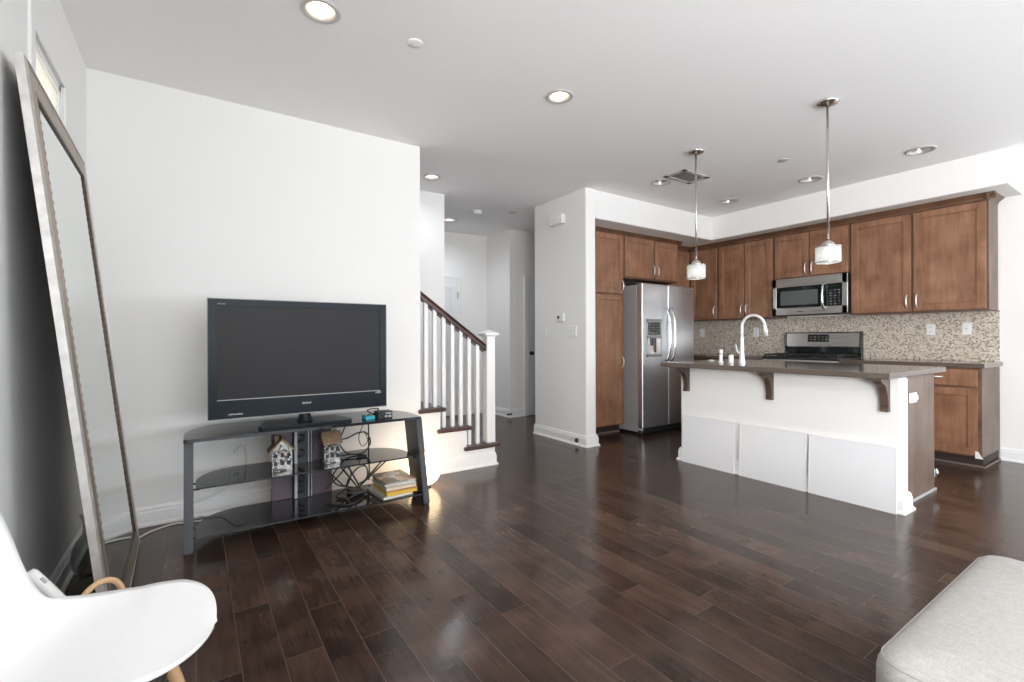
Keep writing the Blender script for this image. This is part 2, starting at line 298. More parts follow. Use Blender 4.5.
# ------------------------------------------------------------------ mesh helpers
class MB:
    def __init__(s): s.bm = bmesh.new()
    def _merge(s, t, mi=0, smooth=False):
        for f in t.faces: f.material_index = mi; f.smooth = smooth
        me = bpy.data.meshes.new('tmp'); t.to_mesh(me); t.free(); s.bm.from_mesh(me); bpy.data.meshes.remove(me); return s
    def box(s, x0, x1, y0, y1, z0, z1, bev=0.0, mi=0, seg=1):
        x0, x1 = sorted((x0, x1)); y0, y1 = sorted((y0, y1)); z0, z1 = sorted((z0, z1))
        t = bmesh.new(); bmesh.ops.create_cube(t, size=1)
        for v in t.verts:
            v.co = Vector(((x0 + x1) / 2 + v.co.x * (x1 - x0), (y0 + y1) / 2 + v.co.y * (y1 - y0), (z0 + z1) / 2 + v.co.z * (z1 - z0)))
        if bev > 0:
            bmesh.ops.bevel(t, geom=list(t.edges), offset=min(bev, 0.45 * min(x1 - x0, y1 - y0, z1 - z0)), segments=seg, affect='EDGES', profile=0.5)
        return s._merge(t, mi)
    def prism(s, pts, axis, a, b, mi=0, bev=0.0, smooth=False):
        """polygon extruded along axis; pts are the other two coordinates in xyz order"""
        def P(p, k): return {'x': (k, p[0], p[1]), 'y': (p[0], k, p[1]), 'z': (p[0], p[1], k)}[axis]
        t = bmesh.new()
        A = [t.verts.new(P(p, a)) for p in pts]; B = [t.verts.new(P(p, b)) for p in pts]
        n = len(pts); t.faces.new(A); t.faces.new(B[::-1])
        for i in range(n): t.faces.new((A[i], B[i], B[(i + 1) % n], A[(i + 1) % n]))
        bmesh.ops.recalc_face_normals(t, faces=t.faces)
        if bev > 0: bmesh.ops.bevel(t, geom=list(t.edges), offset=bev, segments=2, affect='EDGES')
        return s._merge(t, mi, smooth)
    def tube(s, pts, r, seg=10, mi=0, cap=True, closed=False):
        pts = [Vector(p) for p in pts]; n = len(pts)
        rs = r if isinstance(r, (list, tuple)) else [r] * n
        t = bmesh.new(); rings = []; nrm = None
        for i, p in enumerate(pts):
            if closed: d = pts[(i + 1) % n] - pts[i - 1]
            else: d = pts[min(i + 1, n - 1)] - pts[max(i - 1, 0)]
            if d.length < 1e-9: d = Vector((0, 0, 1))
            d.normalize()
            if nrm is None:
                nrm = d.orthogonal().normalized()
            else:
                nrm = nrm - d * nrm.dot(d)
                nrm = nrm.normalized() if nrm.length > 1e-6 else d.orthogonal().normalized()
            bt = d.cross(nrm)
            rings.append([t.verts.new(p + (nrm * math.cos(2 * math.pi * k / seg) + bt * math.sin(2 * math.pi * k / seg)) * rs[i]) for k in range(seg)])
        for i in range(n if closed else n - 1):
            A, B = rings[i], rings[(i + 1) % n]
            for k in range(seg): t.faces.new((A[k], A[(k + 1) % seg], B[(k + 1) % seg], B[k]))
        if cap and not closed:
            t.faces.new(rings[0][::-1]); t.faces.new(rings[-1])
        bmesh.ops.recalc_face_normals(t, faces=t.faces)
        return s._merge(t, mi, True)
    def lathe(s, prof, c=(0, 0, 0), seg=32, mi=0, smooth=True, wob=None):
        t = bmesh.new(); rings = []
        for r, z in prof:
            if r < 1e-6: rings.append([t.verts.new((c[0], c[1], c[2] + z))])
            else:
                rings.append([t.verts.new((c[0] + r * (1 + (wob(k / seg) if wob else 0)) * math.cos(2 * math.pi * k / seg), c[1] + r * (1 + (wob(k / seg) if wob else 0)) * math.sin(2 * math.pi * k / seg), c[2] + z)) for k in range(seg)])
        for A, B in zip(rings[:-1], rings[1:]):
            for k in range(seg):
                k2 = (k + 1) % seg
                if len(A) == 1 and len(B) == 1: continue
                if len(A) == 1: t.faces.new((A[0], B[k2], B[k]))
                elif len(B) == 1: t.faces.new((A[k], A[k2], B[0]))
                else: t.faces.new((A[k], A[k2], B[k2], B[k]))
        bmesh.ops.recalc_face_normals(t, faces=t.faces)
        return s._merge(t, mi, smooth)
    def quad(s, pts, mi=0):
        t = bmesh.new(); t.faces.new([t.verts.new(p) for p in pts]); return s._merge(t, mi)
    def xf(s, mt):
        bmesh.ops.transform(s.bm, matrix=mt, verts=s.bm.verts); return s
    def build(s, name, mats, parent=None, keep_origin=False):
        me = bpy.data.meshes.new(name); o = bpy.data.objects.new(name, me); COL.objects.link(o)
        off = Vector((0, 0, 0))
        if parent is not None:
            o.parent = parent; p = parent
            while p is not None: off += p.location; p = p.parent
        elif not keep_origin:
            cs = [v.co for v in s.bm.verts]
            lo = Vector([min(c[i] for c in cs) for i in range(3)]); hi = Vector([max(c[i] for c in cs) for i in range(3)])
            off = Vector(((lo.x + hi.x) / 2, (lo.y + hi.y) / 2, lo.z)); o.location = off
        bmesh.ops.translate(s.bm, vec=-off, verts=s.bm.verts)
        s.bm.to_mesh(me); s.bm.free()
        for k in (mats if isinstance(mats, (list, tuple)) else [mats]): me.materials.append(M[k])
        return o
def tag(o, label, cat, group=None):
    o['label'] = label; o['category'] = cat
    if group: o['group'] = group
    return o
def thing(name, label, cat, loc, group=None):
    o = bpy.data.objects.new(name, None); COL.objects.link(o); o.location = loc; o.empty_display_size = 0.1
    return tag(o, label, cat, group)
def struct(name, mb, mats, parent=None):
    o = mb.build(name, mats, parent, keep_origin=True)
    if parent is None: o['kind'] = 'structure'
    return o
def copy_tree(o, parent=None):
    c = o.copy(); COL.objects.link(c)
    if parent is not None: c.parent = parent
    for ch in list(o.children): copy_tree(ch, c)
    return c
def arc(c, r, a0, a1, n, u, v):
    c, u, v = Vector(c), Vector(u), Vector(v)
    return [c + u * (r * math.cos(a0 + (a1 - a0) * i / n)) + v * (r * math.sin(a0 + (a1 - a0) * i / n)) for i in range(n + 1)]
def smooth_path(pts, n=8):
    pts = [Vector(p) for p in pts]; out = []
    for i in range(len(pts) - 1):
        p0, p1, p2, p3 = pts[max(i - 1, 0)], pts[i], pts[i + 1], pts[min(i + 2, len(pts) - 1)]
        for k in range(n):
            t = k / n
            out.append(0.5 * ((2 * p1) + (p2 - p0) * t + (2 * p0 - 5 * p1 + 4 * p2 - p3) * t * t + (3 * p1 - p0 - 3 * p2 + p3) * t ** 3))
    out.append(pts[-1]); return out
def text(name, body, size, origin, ux, uy, mt, parent, ext=0.0006, sx=1.0, label=None):
    cu = bpy.data.curves.new('txt', 'FONT'); cu.body = body; cu.size = size; cu.extrude = ext; cu.align_x = 'CENTER'; cu.align_y = 'CENTER'
    t = bpy.data.objects.new('txt', cu); COL.objects.link(t)
    bpy.context.view_layer.update()
    me = bpy.data.meshes.new_from_object(t.evaluated_get(bpy.context.evaluated_depsgraph_get()))
    bpy.data.objects.remove(t); bpy.data.curves.remove(cu)
    ux, uy = Vector(ux), Vector(uy); uz = ux.cross(uy); off = Vector(origin); p = parent; par = Vector((0, 0, 0))
    while p is not None: par += p.location; p = p.parent
    for v in me.vertices: v.co = off - par + ux * v.co.x * sx + uy * v.co.y + uz * v.co.z
    me.materials.clear(); me.materials.append(M[mt])
    o = bpy.data.objects.new(name, me); COL.objects.link(o); o.parent = parent
    if label: o['label'] = label
    return o

# ------------------------------------------------------------------ room shell
XL, YB, XR = -0.525, 3.68, 6.25            # left wall, television wall, kitchen wall
YR = -4.6                                 # wall behind
struct('floor', MB().box(-0.66, 6.4, YR - .15, 6.6, -0.1, 0), 'floor')

LIGHTS = [(0.510, 2.415, .073, 'warm'), (1.996, 2.402, .071, 'warm'), (1.942, 4.296, .068, 'cool'), (2.834, 5.726, .085, 'cool'),
          (3.958, 3.151, .085, None), (5.171, 3.153, .085, None), (5.149, 2.261, .085, None), (5.141, 1.392, .085, None)]
VENT = (4.04, 2.905)
def ceiling():
    bm = bmesh.new()
    def loop(pts):
        vs = [bm.verts.new((x, y, CE)) for x, y in pts]
        for a, b in zip(vs, vs[1:] + vs[:1]): bm.edges.new((a, b))
    loop([(-0.66, YR - .15), (6.4, YR - .15), (6.4, 6.6), (-0.66, 6.6)])
    for x, y, r, k in LIGHTS: loop([(x + r * math.cos(2 * math.pi * i / 32), y + r * math.sin(2 * math.pi * i / 32)) for i in range(32)])
    vx, vy = VENT
    loop([(vx - .16, vy - .085), (vx + .16, vy - .085), (vx + .16, vy + .085), (vx - .16, vy + .085)])
    bmesh.ops.triangle_fill(bm, use_beauty=True, edges=bm.edges[:], normal=(0, 0, -1))
    for f in bm.faces:
        if f.normal.z > 0: f.normal_flip()
    mb = MB(); mb._merge(bm); mb.box(-0.66, 6.4, YR - .15, 6.6, CE + .2, CE + .3)
    for a in ((-0.66, -0.64, YR - .15, 6.6), (6.38, 6.4, YR - .15, 6.6), (-.66, 6.4, YR - .15, YR - .13), (-.66, 6.4, 6.58, 6.6)): mb.box(*a, CE, CE + .25)
    struct('ceiling', mb, 'ceil')
ceiling()

WY0, WY1, WZ0, WZ1 = 2.575, 3.075, 1.93, 2.36      # small high window in the left wall
mb = MB()
for y0, y1, z0, z1 in ((WY1, 6.6, 0, CE), (WY0, WY1, 0, WZ0), (WY0, WY1, WZ1, CE), (-.95, WY0, 0, CE), (-3.65, -.95, 0, .45), (-3.65, -.95, 2.35, CE), (YR - .15, -3.65, 0, CE)):
    mb.box(-.66, XL, y0, y1, z0, z1)
struct('wall_left', mb, 'wall')
struct('wall_back', MB().box(XL, 1.555, YB, YB + .06, 0, CE), 'wall')
mb = MB(); mb.box(XR, XR + .15, -.95, 6.6, 0, CE); mb.box(XR, XR + .15, YR - .15, -3.65, 0, CE); mb.box(XR, XR + .15, -3.65, -.95, 0, .45); mb.box(XR, XR + .15, -3.65, -.95, 2.35, CE); struct('wall_right', mb, 'wall')
mb = MB(); mb.box(-.66, -.35, YR - .15, YR, 0, CE); mb.box(4.95, XR, YR - .15, YR, 0, CE); mb.box(-.35, 4.95, YR - .15, YR, 2.4, CE); struct('wall_rear', mb, 'wall')
struct('wall_stairwell', MB().box(XL, 2.293, 4.742, 4.862, 0, CE, .004), 'wall')
mb = MB(); mb.box(XL, 3.80, 6.36, 6.48, 0, CE); mb.box(3.80, 3.92, 5.72, 6.48, 0, CE, .004); mb.box(3.92, XR, 5.72, 5.84, 0, CE); struct('wall_hall', mb, 'wall')
mb = MB(); mb.box(3.42, 3.560, 3.69, 4.60, 0, CE, .012, seg=2); struct('wall_pillar', mb, 'wall')
struct('wall_kitchen', MB().box(3.556, XR, 4.60, 4.72, 0, CE), 'wall')
SX, SY, SZ = 5.675, 3.706, 2.442
struct('trim_soffit', MB().prism([(3.555, SY), (SX, SY), (SX, .964), (XR, .964), (XR, 4.6), (3.555, 4.6)], 'z', SZ, CE, bev=.006), 'wall')
struct('wall_backsplash', MB().box(6.238, XR, 1.120, 4.6, .917, 1.40), 'mosaic')

def base_run(mb, p, q, nx, ny, e0=0, e1=0):
    """skirting with a stepped profile from p to q, standing out along (nx, ny)"""
    prof = [(0, 0), (.030, 0), (.030, .012), (.018, .024), (.018, .085), (.013, .092), (.013, .104), (.006, .118), (0, .118)]
    p, q = Vector(p), Vector(q); d = (q - p).normalized(); t = bmesh.new(); A = []; B = []
    for o, z in prof:
        A.append(t.verts.new((p.x + nx * o - d.x * e0 * o, p.y + ny * o - d.y * e0 * o, z))); B.append(t.verts.new((q.x + nx * o + d.x * e1 * o, q.y + ny * o + d.y * e1 * o, z)))
    n = len(prof); t.faces.new(A); t.faces.new(B[::-1])
    for i in range(n): t.faces.new((A[i], B[i], B[(i + 1) % n], A[(i + 1) % n]))
    bmesh.ops.recalc_face_normals(t, faces=t.faces); mb._merge(t); return mb
struct('baseboard_left', base_run(MB(), (XL, 1.2), (XL, YB), 1, 0), 'trim')
struct('baseboard_back', base_run(MB(), (XL, YB), (2.268, YB), 0, -1, 0, 1), 'trim')
mb = base_run(MB(), (3.42, 3.69), (3.42, 4.60), -1, 0, 1, 0); base_run(mb, (3.42, 3.69), (3.56, 3.69), 0, -1, 1, 1); base_run(mb, (3.56, 3.69), (3.56, 3.99), 1, 0, 1, 0); struct('baseboard_pillar', mb, 'trim')
struct('baseboard_right', base_run(MB(), (XR, -1.5), (XR, 1.118), -1, 0), 'trim')
mb = base_run(MB(), (3.80, 6.36), (3.80, 5.72), -1, 0, 0, 1); base_run(mb, (3.80, 5.72), (4.045, 5.72), 0, -1, 1, 0); base_run(mb, (3.335, 6.36), (3.80, 6.36), 0, -1); struct('baseboard_hall', mb, 'trim')
mb = base_run(MB(), (2.293, 4.742), (2.293, 4.862), 1, 0, 1, 1); base_run(mb, (2.30, 4.742), (2.293, 4.742), 0, -1, 0, 1); struct('baseboard_stairwell', mb, 'trim')

# window in the left wall
o = MB()
for a in ((WY0, WY0 + .035, WZ0, WZ1), (WY1 - .035, WY1, WZ0, WZ1), (WY0, WY1, WZ0, WZ0 + .035), (WY0, WY1, WZ1 - .035, WZ1)): o.box(-.60, -.53, *a, .004)
win = struct('window_1', o, 'trim')
mb = MB()
for a in ((WY0 - .075, WY0 - .01, WZ0 + .16, WZ1 + .28), (WY1 + .005, WY1 + .02, WZ0 - .02, WZ1 + .02), (WY0 - .01, WY1 + .02, WZ1, WZ1 + .015), (WY0 - .01, WY1 + .02, WZ0 - .05, WZ0)): mb.box(XL, XL + .012, *a, .003)
mb.build('window_casing', 'trim', win)
MB().box(-.575, -.569, WY0 + .035, WY1 - .035, WZ0 + .035, WZ1 - .035).build('glass', 'pane', win)
bl = thing('window_blind', 'cream horizontal slat blind drawn in the small high window above the mirror', 'blind', (-.535, (WY0 + WY1) / 2, WZ0))
MB().box(-.552, -.530, WY0 + .037, WY1 - .037, WZ1 - .056, WZ1 - .036, .003).build('headrail', 'blind', bl)
mb = MB()
for k in range(9):
    z = WZ1 - .080 - k * .04
    mb.prism([(-.548, z - .024), (-.546, z - .025), (-.534, z + .024), (-.536, z + .025)], 'y', WY0 + .04, WY1 - .04)
mb.build('slats', 'blind', bl)
# openings behind the camera that let the daylight in
mb = MB()
for a in ((-.35, -.27, .0, 2.4), (4.87, 4.95, 0, 2.4), (2.26, 2.34, 0, 2.4), (-.35, 4.95, 2.32, 2.4), (-.35, 4.95, 0, .06)): mb.box(a[0], a[1], YR - .1, YR - .04, a[2], a[3], .004)
struct('window_2', mb, 'trim')
mb = MB()
for a in ((-3.65, -3.58, .45, 2.35), (-1.02, -.95, .45, 2.35), (-2.33, -2.27, .45, 2.35), (-3.65, -.95, .45, .52), (-3.65, -.95, 2.28, 2.35)): mb.box(-.66, -.60, *a, .004)
struct('window_3', mb, 'trim')

mb = MB()
for a in ((-3.65, -3.58, .45, 2.35), (-1.02, -.95, .45, 2.35), (-2.33, -2.27, .45, 2.35), (-3.65, -.95, .45, .52), (-3.65, -.95, 2.28, 2.35)): mb.box(XR + .04, XR + .10, *a, .004)
struct('added_end_window', mb, 'trim')  # invented, unseen window frame round the added end fill lamp

# hall doors
def panel_slab(mb, x0, x1, y, z0, z1, mi=0):
    mb.box(x0, x1, y, y + .03, z0, z1, .003, mi)
    return mb
d = struct('door_1', MB().box(2.50, 3.277, 6.335, 6.36, 0.01, 2.05, .003), 'door')
mb = MB()
for a in ((3.277, 3.335, 0, 2.05), (2.44, 2.50, 0, 2.05), (2.44, 3.335, 2.051, 2.098)): mb.box(a[0], a[1], 6.335, 6.36, a[2], a[3], .005)
mb.build('door_casing', 'trim', d)
mb = MB()
for z0, z1 in ((.22, .95), (1.08, 1.92)):
    for a, b in ((2.62, 2.85), (2.93, 3.17)):
        for q in ((a, a + .02, z0, z1), (b - .02, b, z0, z1), (a, b, z0, z0 + .02), (a, b, z1 - .02, z1)): mb.box(q[0], q[1], 6.328, 6.34, q[2], q[3], .004)
mb.build('door_panel', 'door', d)
for z in (.25, 1.0, 1.8): MB().box(3.268, 3.284, 6.322, 6.336, z - .05, z + .05, .002).build('hinge', 'grey2', d)
d = struct('door_2', MB().box(4.10, 4.90, 5.695, 5.72, 0.01, 2.05, .003), 'door')
mb = MB()
for a in ((4.045, 4.10, 0, 2.05), (4.90, 4.955, 0, 2.05), (4.045, 4.955, 2.051, 2.095)): mb.box(a[0], a[1], 5.69, 5.72, a[2], a[3], .005)
mb.build('door_casing', 'trim', d)
mb = MB(); mb.lathe([(0, 0), (.018, .004), (.028, .02), (.024, .035), (.010, .04), (.010, .055), (.03, .058), (.03, .066)], seg=24).xf(Matrix.Translation((4.165, 5.63, .93)) @ Matrix.Rotation(-math.pi / 2, 4, 'X'))
mb.build('door_knob', 'black', d)
tag(MB().tube([(3.74, 5.705, .05), (3.78, 5.66, .06)], .012).tube([(3.78, 5.66, .06), (3.787, 5.653, .062)], .018).build('door_stop', 'black'), 'black door stop on the baseboard at the corner of the hall', 'door stop')

# ------------------------------------------------------------------ staircase
st = thing('staircase', 'white closed staircase with dark wooden treads rising behind the television wall', 'stairs', (1.9, 4.2, 0))
RI, RUN, NX = .185, .262, 2.345
steps = [(2.325, .195), (2.032, .378), (1.778, .562)]
pts = [(1.557, 0), (2.268, 0)]
for i, (nx, z) in enumerate(steps):
    pts += [(nx - .045, z - .036)]
    if i + 1 < len(steps): pts += [(steps[i + 1][0] - .045, z - .036)]
    else: pts += [(1.557, z - .036)]
MB().prism(pts, 'y', YB, 4.740).build('stringer', 'wall', st)
for i, (nx, z) in enumerate(steps):
    x0 = (steps[i + 1][0] - .075) if i + 1 < len(steps) else 1.532
    MB().box(x0, nx, YB - .028, 3.79 if i == 2 else 4.738, z - .034, z, .010, seg=2).build('tread', 'stair', st) if i < 2 else MB().prism([(1.532, YB - .028), (nx, YB - .028), (nx, 4.738), (1.557, 4.738), (1.557, YB - .001), (1.532, YB - .001)], 'z', z - .034, z, bev=.006).build('tread', 'stair', st)
rl = thing('stair_railing', 'white baluster stair railing with dark handrail and capped newel post', 'railing', (2.28, 3.745, .195))
mb = MB(); mb.box(2.210, 2.298, 3.700, 3.788, .195, 1.165, .004)
mb.build('newel_post', 'trim', rl)
mb = MB(); mb.box(2.200, 2.308, 3.690, 3.798, 1.163, 1.178, .004); mb.box(2.180, 2.328, 3.670, 3.818, 1.178, 1.200, .006)
t = bmesh.new(); c = t.verts.new((2.254, 3.744, 1.232)); q = [t.verts.new(p) for p in ((2.182, 3.672, 1.199), (2.326, 3.672, 1.199), (2.326, 3.816, 1.199), (2.182, 3.816, 1.199))]
for i in range(4): t.faces.new((q[i], q[(i + 1) % 4], c))
t.faces.new(q[::-1]); mb._merge(t); mb.build('newel_cap', 'trim', rl)
def rz(x): return 1.093 - .715 * (x - 2.218)          # top of the handrail
prof = [(-.034, -.064), (.034, -.064), (.036, -.034), (.026, -.022), (.033, -.012), (.026, -.002), (0, 0), (-.026, -.002), (-.033, -.012), (-.026, -.022), (-.036, -.034)]
t = bmesh.new(); A = []; B = []
for yy, zz in prof: A.append(t.verts.new((1.557, 3.745 + yy, rz(1.557) + zz))); B.append(t.verts.new((2.210, 3.745 + yy, rz(2.210) + zz)))
t.faces.new(A); t.faces.new(B[::-1])
for i in range(len(prof)): t.faces.new((A[i], B[i], B[(i + 1) % len(prof)], A[(i + 1) % len(prof)]))
bmesh.ops.recalc_face_normals(t, faces=t.faces); MB()._merge(t).build('handrail', 'stair', rl)
bx = (1.628, 1.708, 1.792, 1.877, 1.959, 2.043, 2.130)
mb = MB()
for a, b in zip(bx, bx[1:] + (2.210,)):
    x0, x1 = a + .018, b - .018
    MB().prism([(x0, rz(x0) - .063), (x0, rz(x0) - .074), (x0 + .012, rz(x0 + .012) - .084), (x1, rz(x1) - .084), (x1, rz(x1) - .063)], 'y', 3.728, 3.762).build('rail_fillet', 'stair', rl)
for x in bx:
    zb = [z for nx, z in steps if x < nx - .02][-1]
    MB().prism([(x - .017, zb), (x + .017, zb), (x + .017, rz(x + .017) - .062), (x - .017, rz(x - .017) - .062)], 'y', 3.728, 3.762, bev=.003).build('baluster', 'trim', rl)

# ------------------------------------------------------------------ ceiling fixtures
names = {0: 'lit warm recessed ceiling light nearest the camera, above the television',
         1: 'lit recessed ceiling light with warm glow in the middle of the ceiling',
         2: 'lit recessed ceiling light above the staircase',
         3: 'lit recessed ceiling light deep in the hall',
         4: 'unlit recessed ceiling light beside the air vent', 5: 'unlit recessed ceiling light above the kitchen corner near the fridge',
         6: 'unlit recessed ceiling light near the soffit above the range', 7: 'unlit recessed ceiling light nearest the right end of the soffit'}
for i, (x, y, r, k) in enumerate(LIGHTS):
    g = thing('recessed_light', names[i], 'ceiling light', (x, y, CE), 'lit recessed ceiling lights' if k else 'unlit recessed ceiling lights')
    MB().lathe([(r, .004), (r + .018, -.001), (r + .019, -.006), (r + .012, -.009), (r - .004, -.006), (r - .004, .012)], (x, y, CE), 40).build('trim_ring', 'ring', g)
    MB().lathe([(r - .003, .01), (r - .012, .05), (r - .028, .10), (r - .03, .14), (0, .141)], (x, y, CE), 40).build('reflector', 'canwhite' if k else 'can', g)
    zb = .018 if k == 'cool' else .055
    MB().lathe([(.026, zb + .08), (.040, zb + .03), (.047, zb + .012), (.042, zb), (0, zb - .004)], (x, y, CE), 28).build('bulb', {'warm': 'bulb', 'cool': 'bulbcool', None: 'deadbulb'}[k], g)
    if k:
        l = bpy.data.lights.new('can_glow', 'SPOT'); l.energy = 12 if k == 'warm' else (18 if i == 2 else 50); l.color = (1, .84, .66) if k == 'warm' else (.86, .91, 1.0); l.spot_size = math.radians(165 if k == 'cool' else 125); l.spot_blend = 1; l.shadow_soft_size = .05
        lo = bpy.data.objects.new('can_glow', l); COL.objects.link(lo); lo.location = (x, y, CE - .01)
def detector(x, y, r, label):
    g = thing('smoke_detector', label, 'smoke detector', (x, y, CE))
    MB().lathe([(r, 0), (r, -.012), (r * .94, -.018)], (x, y, CE), 32).build('mounting_plate', 'white', g)
    MB().lathe([(r * .9, -.012), (r * .88, -.030), (r * .7, -.040), (0, -.042)], (x, y, CE), 32).build('cover', 'white', g)
tag(MB().lathe([(.041, 0), (.041, -.003), (.037, -.005), (0, -.0055)], (0.989, 2.40, CE), 32).build('sprinkler_cap', 'ceil'), 'small round white cap on the ceiling over the television', 'ceiling cap')
detector(2.927, 5.132, .065, 'round white smoke detector on the hall ceiling')
tag(MB().lathe([(.042, 0), (.042, -.004), (.036, -.008), (0, -.009)], (4.387, 2.158, CE), 32).build('sprinkler_cap', 'ring'), 'small round sprinkler cap on the ceiling between the two pendants', 'ceiling cap')
tag(MB().lathe([(.05, 0), (.05, -.004), (.044, -.008), (0, -.009)], (3.319, 4.932, CE), 32).build('sprinkler_cap', 'ring'), 'small round flat cap on the hall ceiling by the doorway wall', 'ceiling cap')
vx, vy = VENT
g = thing('air_vent', 'rectangular louvred air vent in the kitchen ceiling', 'vent', (vx, vy, CE))
mb = MB()
for a in ((-.20, -.155, -.125, .125), (.155, .20, -.125, .125), (-.2, .2, -.125, -.08), (-.2, .2, .08, .125)): mb.box(vx + a[0], vx + a[1], vy + a[2], vy + a[3], CE - .008, CE - .0005, .002)
mb.build('frame', 'vent', g)
for k in range(7):
    x = vx - .13 + k * .043
    MB().prism([(x - .012, CE + .012), (x + .014, CE - .006), (x + .016, CE - .004), (x - .010, CE + .014)], 'y', vy - .082, vy + .082).build('louvre', 'louvre', g)  # louvres coloured darker than the frame, shade of the slots painted in
MB().box(vx - .158, vx + .158, vy - .084, vy + .084, CE + .06, CE + .07).build('duct', 'ventdark', g)

def pendant(x, y, zt, zb, label):
    g = thing('pendant_lamp', label, 'pendant lamp', (x, y, CE), 'glass pendants over the island')
    MB().lathe([(0, 0), (.066, 0), (.068, -.006), (.062, -.016), (.02, -.024), (0, -.026)], (x, y, CE), 36).build('canopy', 'nickel', g)
    MB().tube([(x, y, CE - .02), (x, y, zt + .0)], .0075, 12).build('rod', 'nickel', g)
    MB().lathe([(.012, .03), (.024, .022), (.036, .012), (.04, 0), (.04, -.014), (0, -.014)], (x, y, zt - .012), 28).build('cap', 'nickel', g)
    R = .073
    MB().lathe([(.035, zt - .022), (R - .01, zt - .022), (R, zt - .026), (R, zb + .01), (R - .004, zb + .01), (R - .004, zt - .032), (.035, zt - .028)], (x, y, 0), 72, wob=lambda u: .02 * abs(math.sin(u * math.pi * 18))).build('shade', 'shade', g)
    for zz in (zt - .026, zb + .01): MB().tube([(x + (R + .003) * math.cos(2 * math.pi * i / 36), y + (R + .003) * math.sin(2 * math.pi * i / 36), zz) for i in range(36)], .004, 6, closed=True).build('shade_rim', 'nickel', g)
    MB().lathe([(0, .05), (.014, .048), (.026, .028), (.03, .01), (.024, -.014), (0, -.026)], (x, y, zb + .062), 24).build('bulb', 'pbulb', g)
    l = bpy.data.lights.new('pendant_glow', 'POINT'); l.energy = 0.5; l.color = (1, .93, .84); l.shadow_soft_size = .035
    lo = bpy.data.objects.new('pendant_glow', l); COL.objects.link(lo); lo.location = (x, y, zb + .02)
pendant(3.56, 2.470, 1.795, 1.645, 'glass pendant lamp hanging in front of the refrigerator side of the island')
pendant(3.56, 1.458, 1.785, 1.645, 'glass pendant lamp hanging in front of the microwave, nearer the camera')

# ------------------------------------------------------------------ kitchen cabinets
def facer(face, pos):
    """a: along the face, b: up, c: out of the face"""
    if face == 'x': return lambda a0, a1, b0, b1, c0, c1: (pos - c1, pos - c0, a0, a1, b0, b1)
    return lambda a0, a1, b0, b1, c0, c1: (a0, a1, pos - c1, pos - c0, b0, b1)
def shaker(face, pos, a0, a1, b0, b1, parent, name='door', fw_=.062, rails=()):
    T = facer(face, pos); mb = MB(); th = .02
    mb.box(*T(a0, a0 + fw_, b0, b1, 0, th), .003); mb.box(*T(a1 - fw_, a1, b0, b1, 0, th), .003)
    mb.box(*T(a0 + fw_, a1 - fw_, b0, b0 + fw_, 0, th), .003); mb.box(*T(a0 + fw_, a1 - fw_, b1 - fw_, b1, 0, th), .003)
    for r in rails: mb.box(*T(a0 + fw_, a1 - fw_, r - fw_ / 2, r + fw_ / 2, 0, th), .003)
    mb.box(*T(a0 + fw_ - .004, a1 - fw_ + .004, b0 + fw_ - .004, b1 - fw_ + .004, 0, .009))
    # bead round the inside of the frame
    i = fw_
    for q in ((a0 + i, a0 + i + .008, b0 + i, b1 - i), (a1 - i - .008, a1 - i, b0 + i, b1 - i), (a0 + i, a1 - i, b0 + i, b0 + i + .008), (a0 + i, a1 - i, b1 - i - .008, b1 - i)): mb.box(*T(*q, .008, .0145), .002)
    return mb.build(name, 'wood', parent)
def pull(face, pos, a, b, door, L=.125, horizontal=False):
    pts = []
    for i in range(13):
        t = -1 + 2 * i / 12; off = .030 * (1 - t ** 4) + .002; s = t * L / 2
        aa, bb = (a + s, b) if horizontal else (a, b + s)
        pts.append((pos - .02 - off, aa, bb) if face == 'x' else (aa, pos - .02 - off, bb))
    return MB().tube(pts, [.009 if i in (0, 12) else .007 for i in range(13)], 10).build('handle', 'pull', door)
def unit(name, label, face, pos, depth, a0, a1, z0, z1, group, frame=.03, kick=False, mats='wood'):
    T = facer(face, pos); c = T(a0, a1, z0, z1, -depth, 0)
    g = thing(name, label, 'cabinet', ((c[0] + c[1]) / 2, (c[2] + c[3]) / 2, 0 if kick else z0), group)
    MB().box(*T(a0, a1, z0, z1, -depth, -.0), .002).build('carcass', 'crown', g)  # darker wood than the doors, stands in for shade in the door gaps
    if kick: MB().box(*T(a0 + .001, a1 - .001, 0, z0 + .005, -depth, -.075)).build('toe_kick', 'kick', g)
    return g
UF, UD = 5.92, .318                    # front of the wall cabinets, depth
ZB, ZT = 1.395, 2.385
G = 'stained maple kitchen cabinets'
g = unit('wall_cabinet', 'short brown wall cabinet in the corner right of the refrigerator', 'y', 4.215, .375, 5.405, UF - .004, ZB, ZT, G)
dd = shaker('y', 4.215, 5.42, UF - .03, ZB + .012, ZT - .012, g)
g = unit('wall_cabinet', 'single door brown wall cabinet behind the left pendant lamp', 'x', UF, UD, 3.768, 4.59, ZB, ZT, G)
dd = shaker('x', UF, 3.782, 4.185, ZB + .012, ZT - .012, g); pull('x', UF, 3.812, 1.515, dd)
g = unit('wall_cabinet', 'double door brown wall cabinet left of the microwave', 'x', UF, UD, 3.020, 3.765, ZB, ZT, G)
dd = shaker('x', UF, 3.400, 3.750, ZB + .012, ZT - .012, g); pull('x', UF, 3.427, 1.515, dd)
dd = shaker('x', UF, 3.035, 3.385, ZB + .012, ZT - .012, g); pull('x', UF, 3.358, 1.515, dd)
g = unit('wall_cabinet', 'short double door brown cabinet above the microwave', 'x', UF, UD, 2.208, 3.017, 1.852, ZT, G)
dd = shaker('x', UF, 2.622, 3.005, 1.864, ZT - .012, g); pull('x', UF, 2.650, 1.955, dd)
dd = shaker('x', UF, 2.222, 2.608, 1.864, ZT - .012, g); pull('x', UF, 2.580, 1.955, dd)
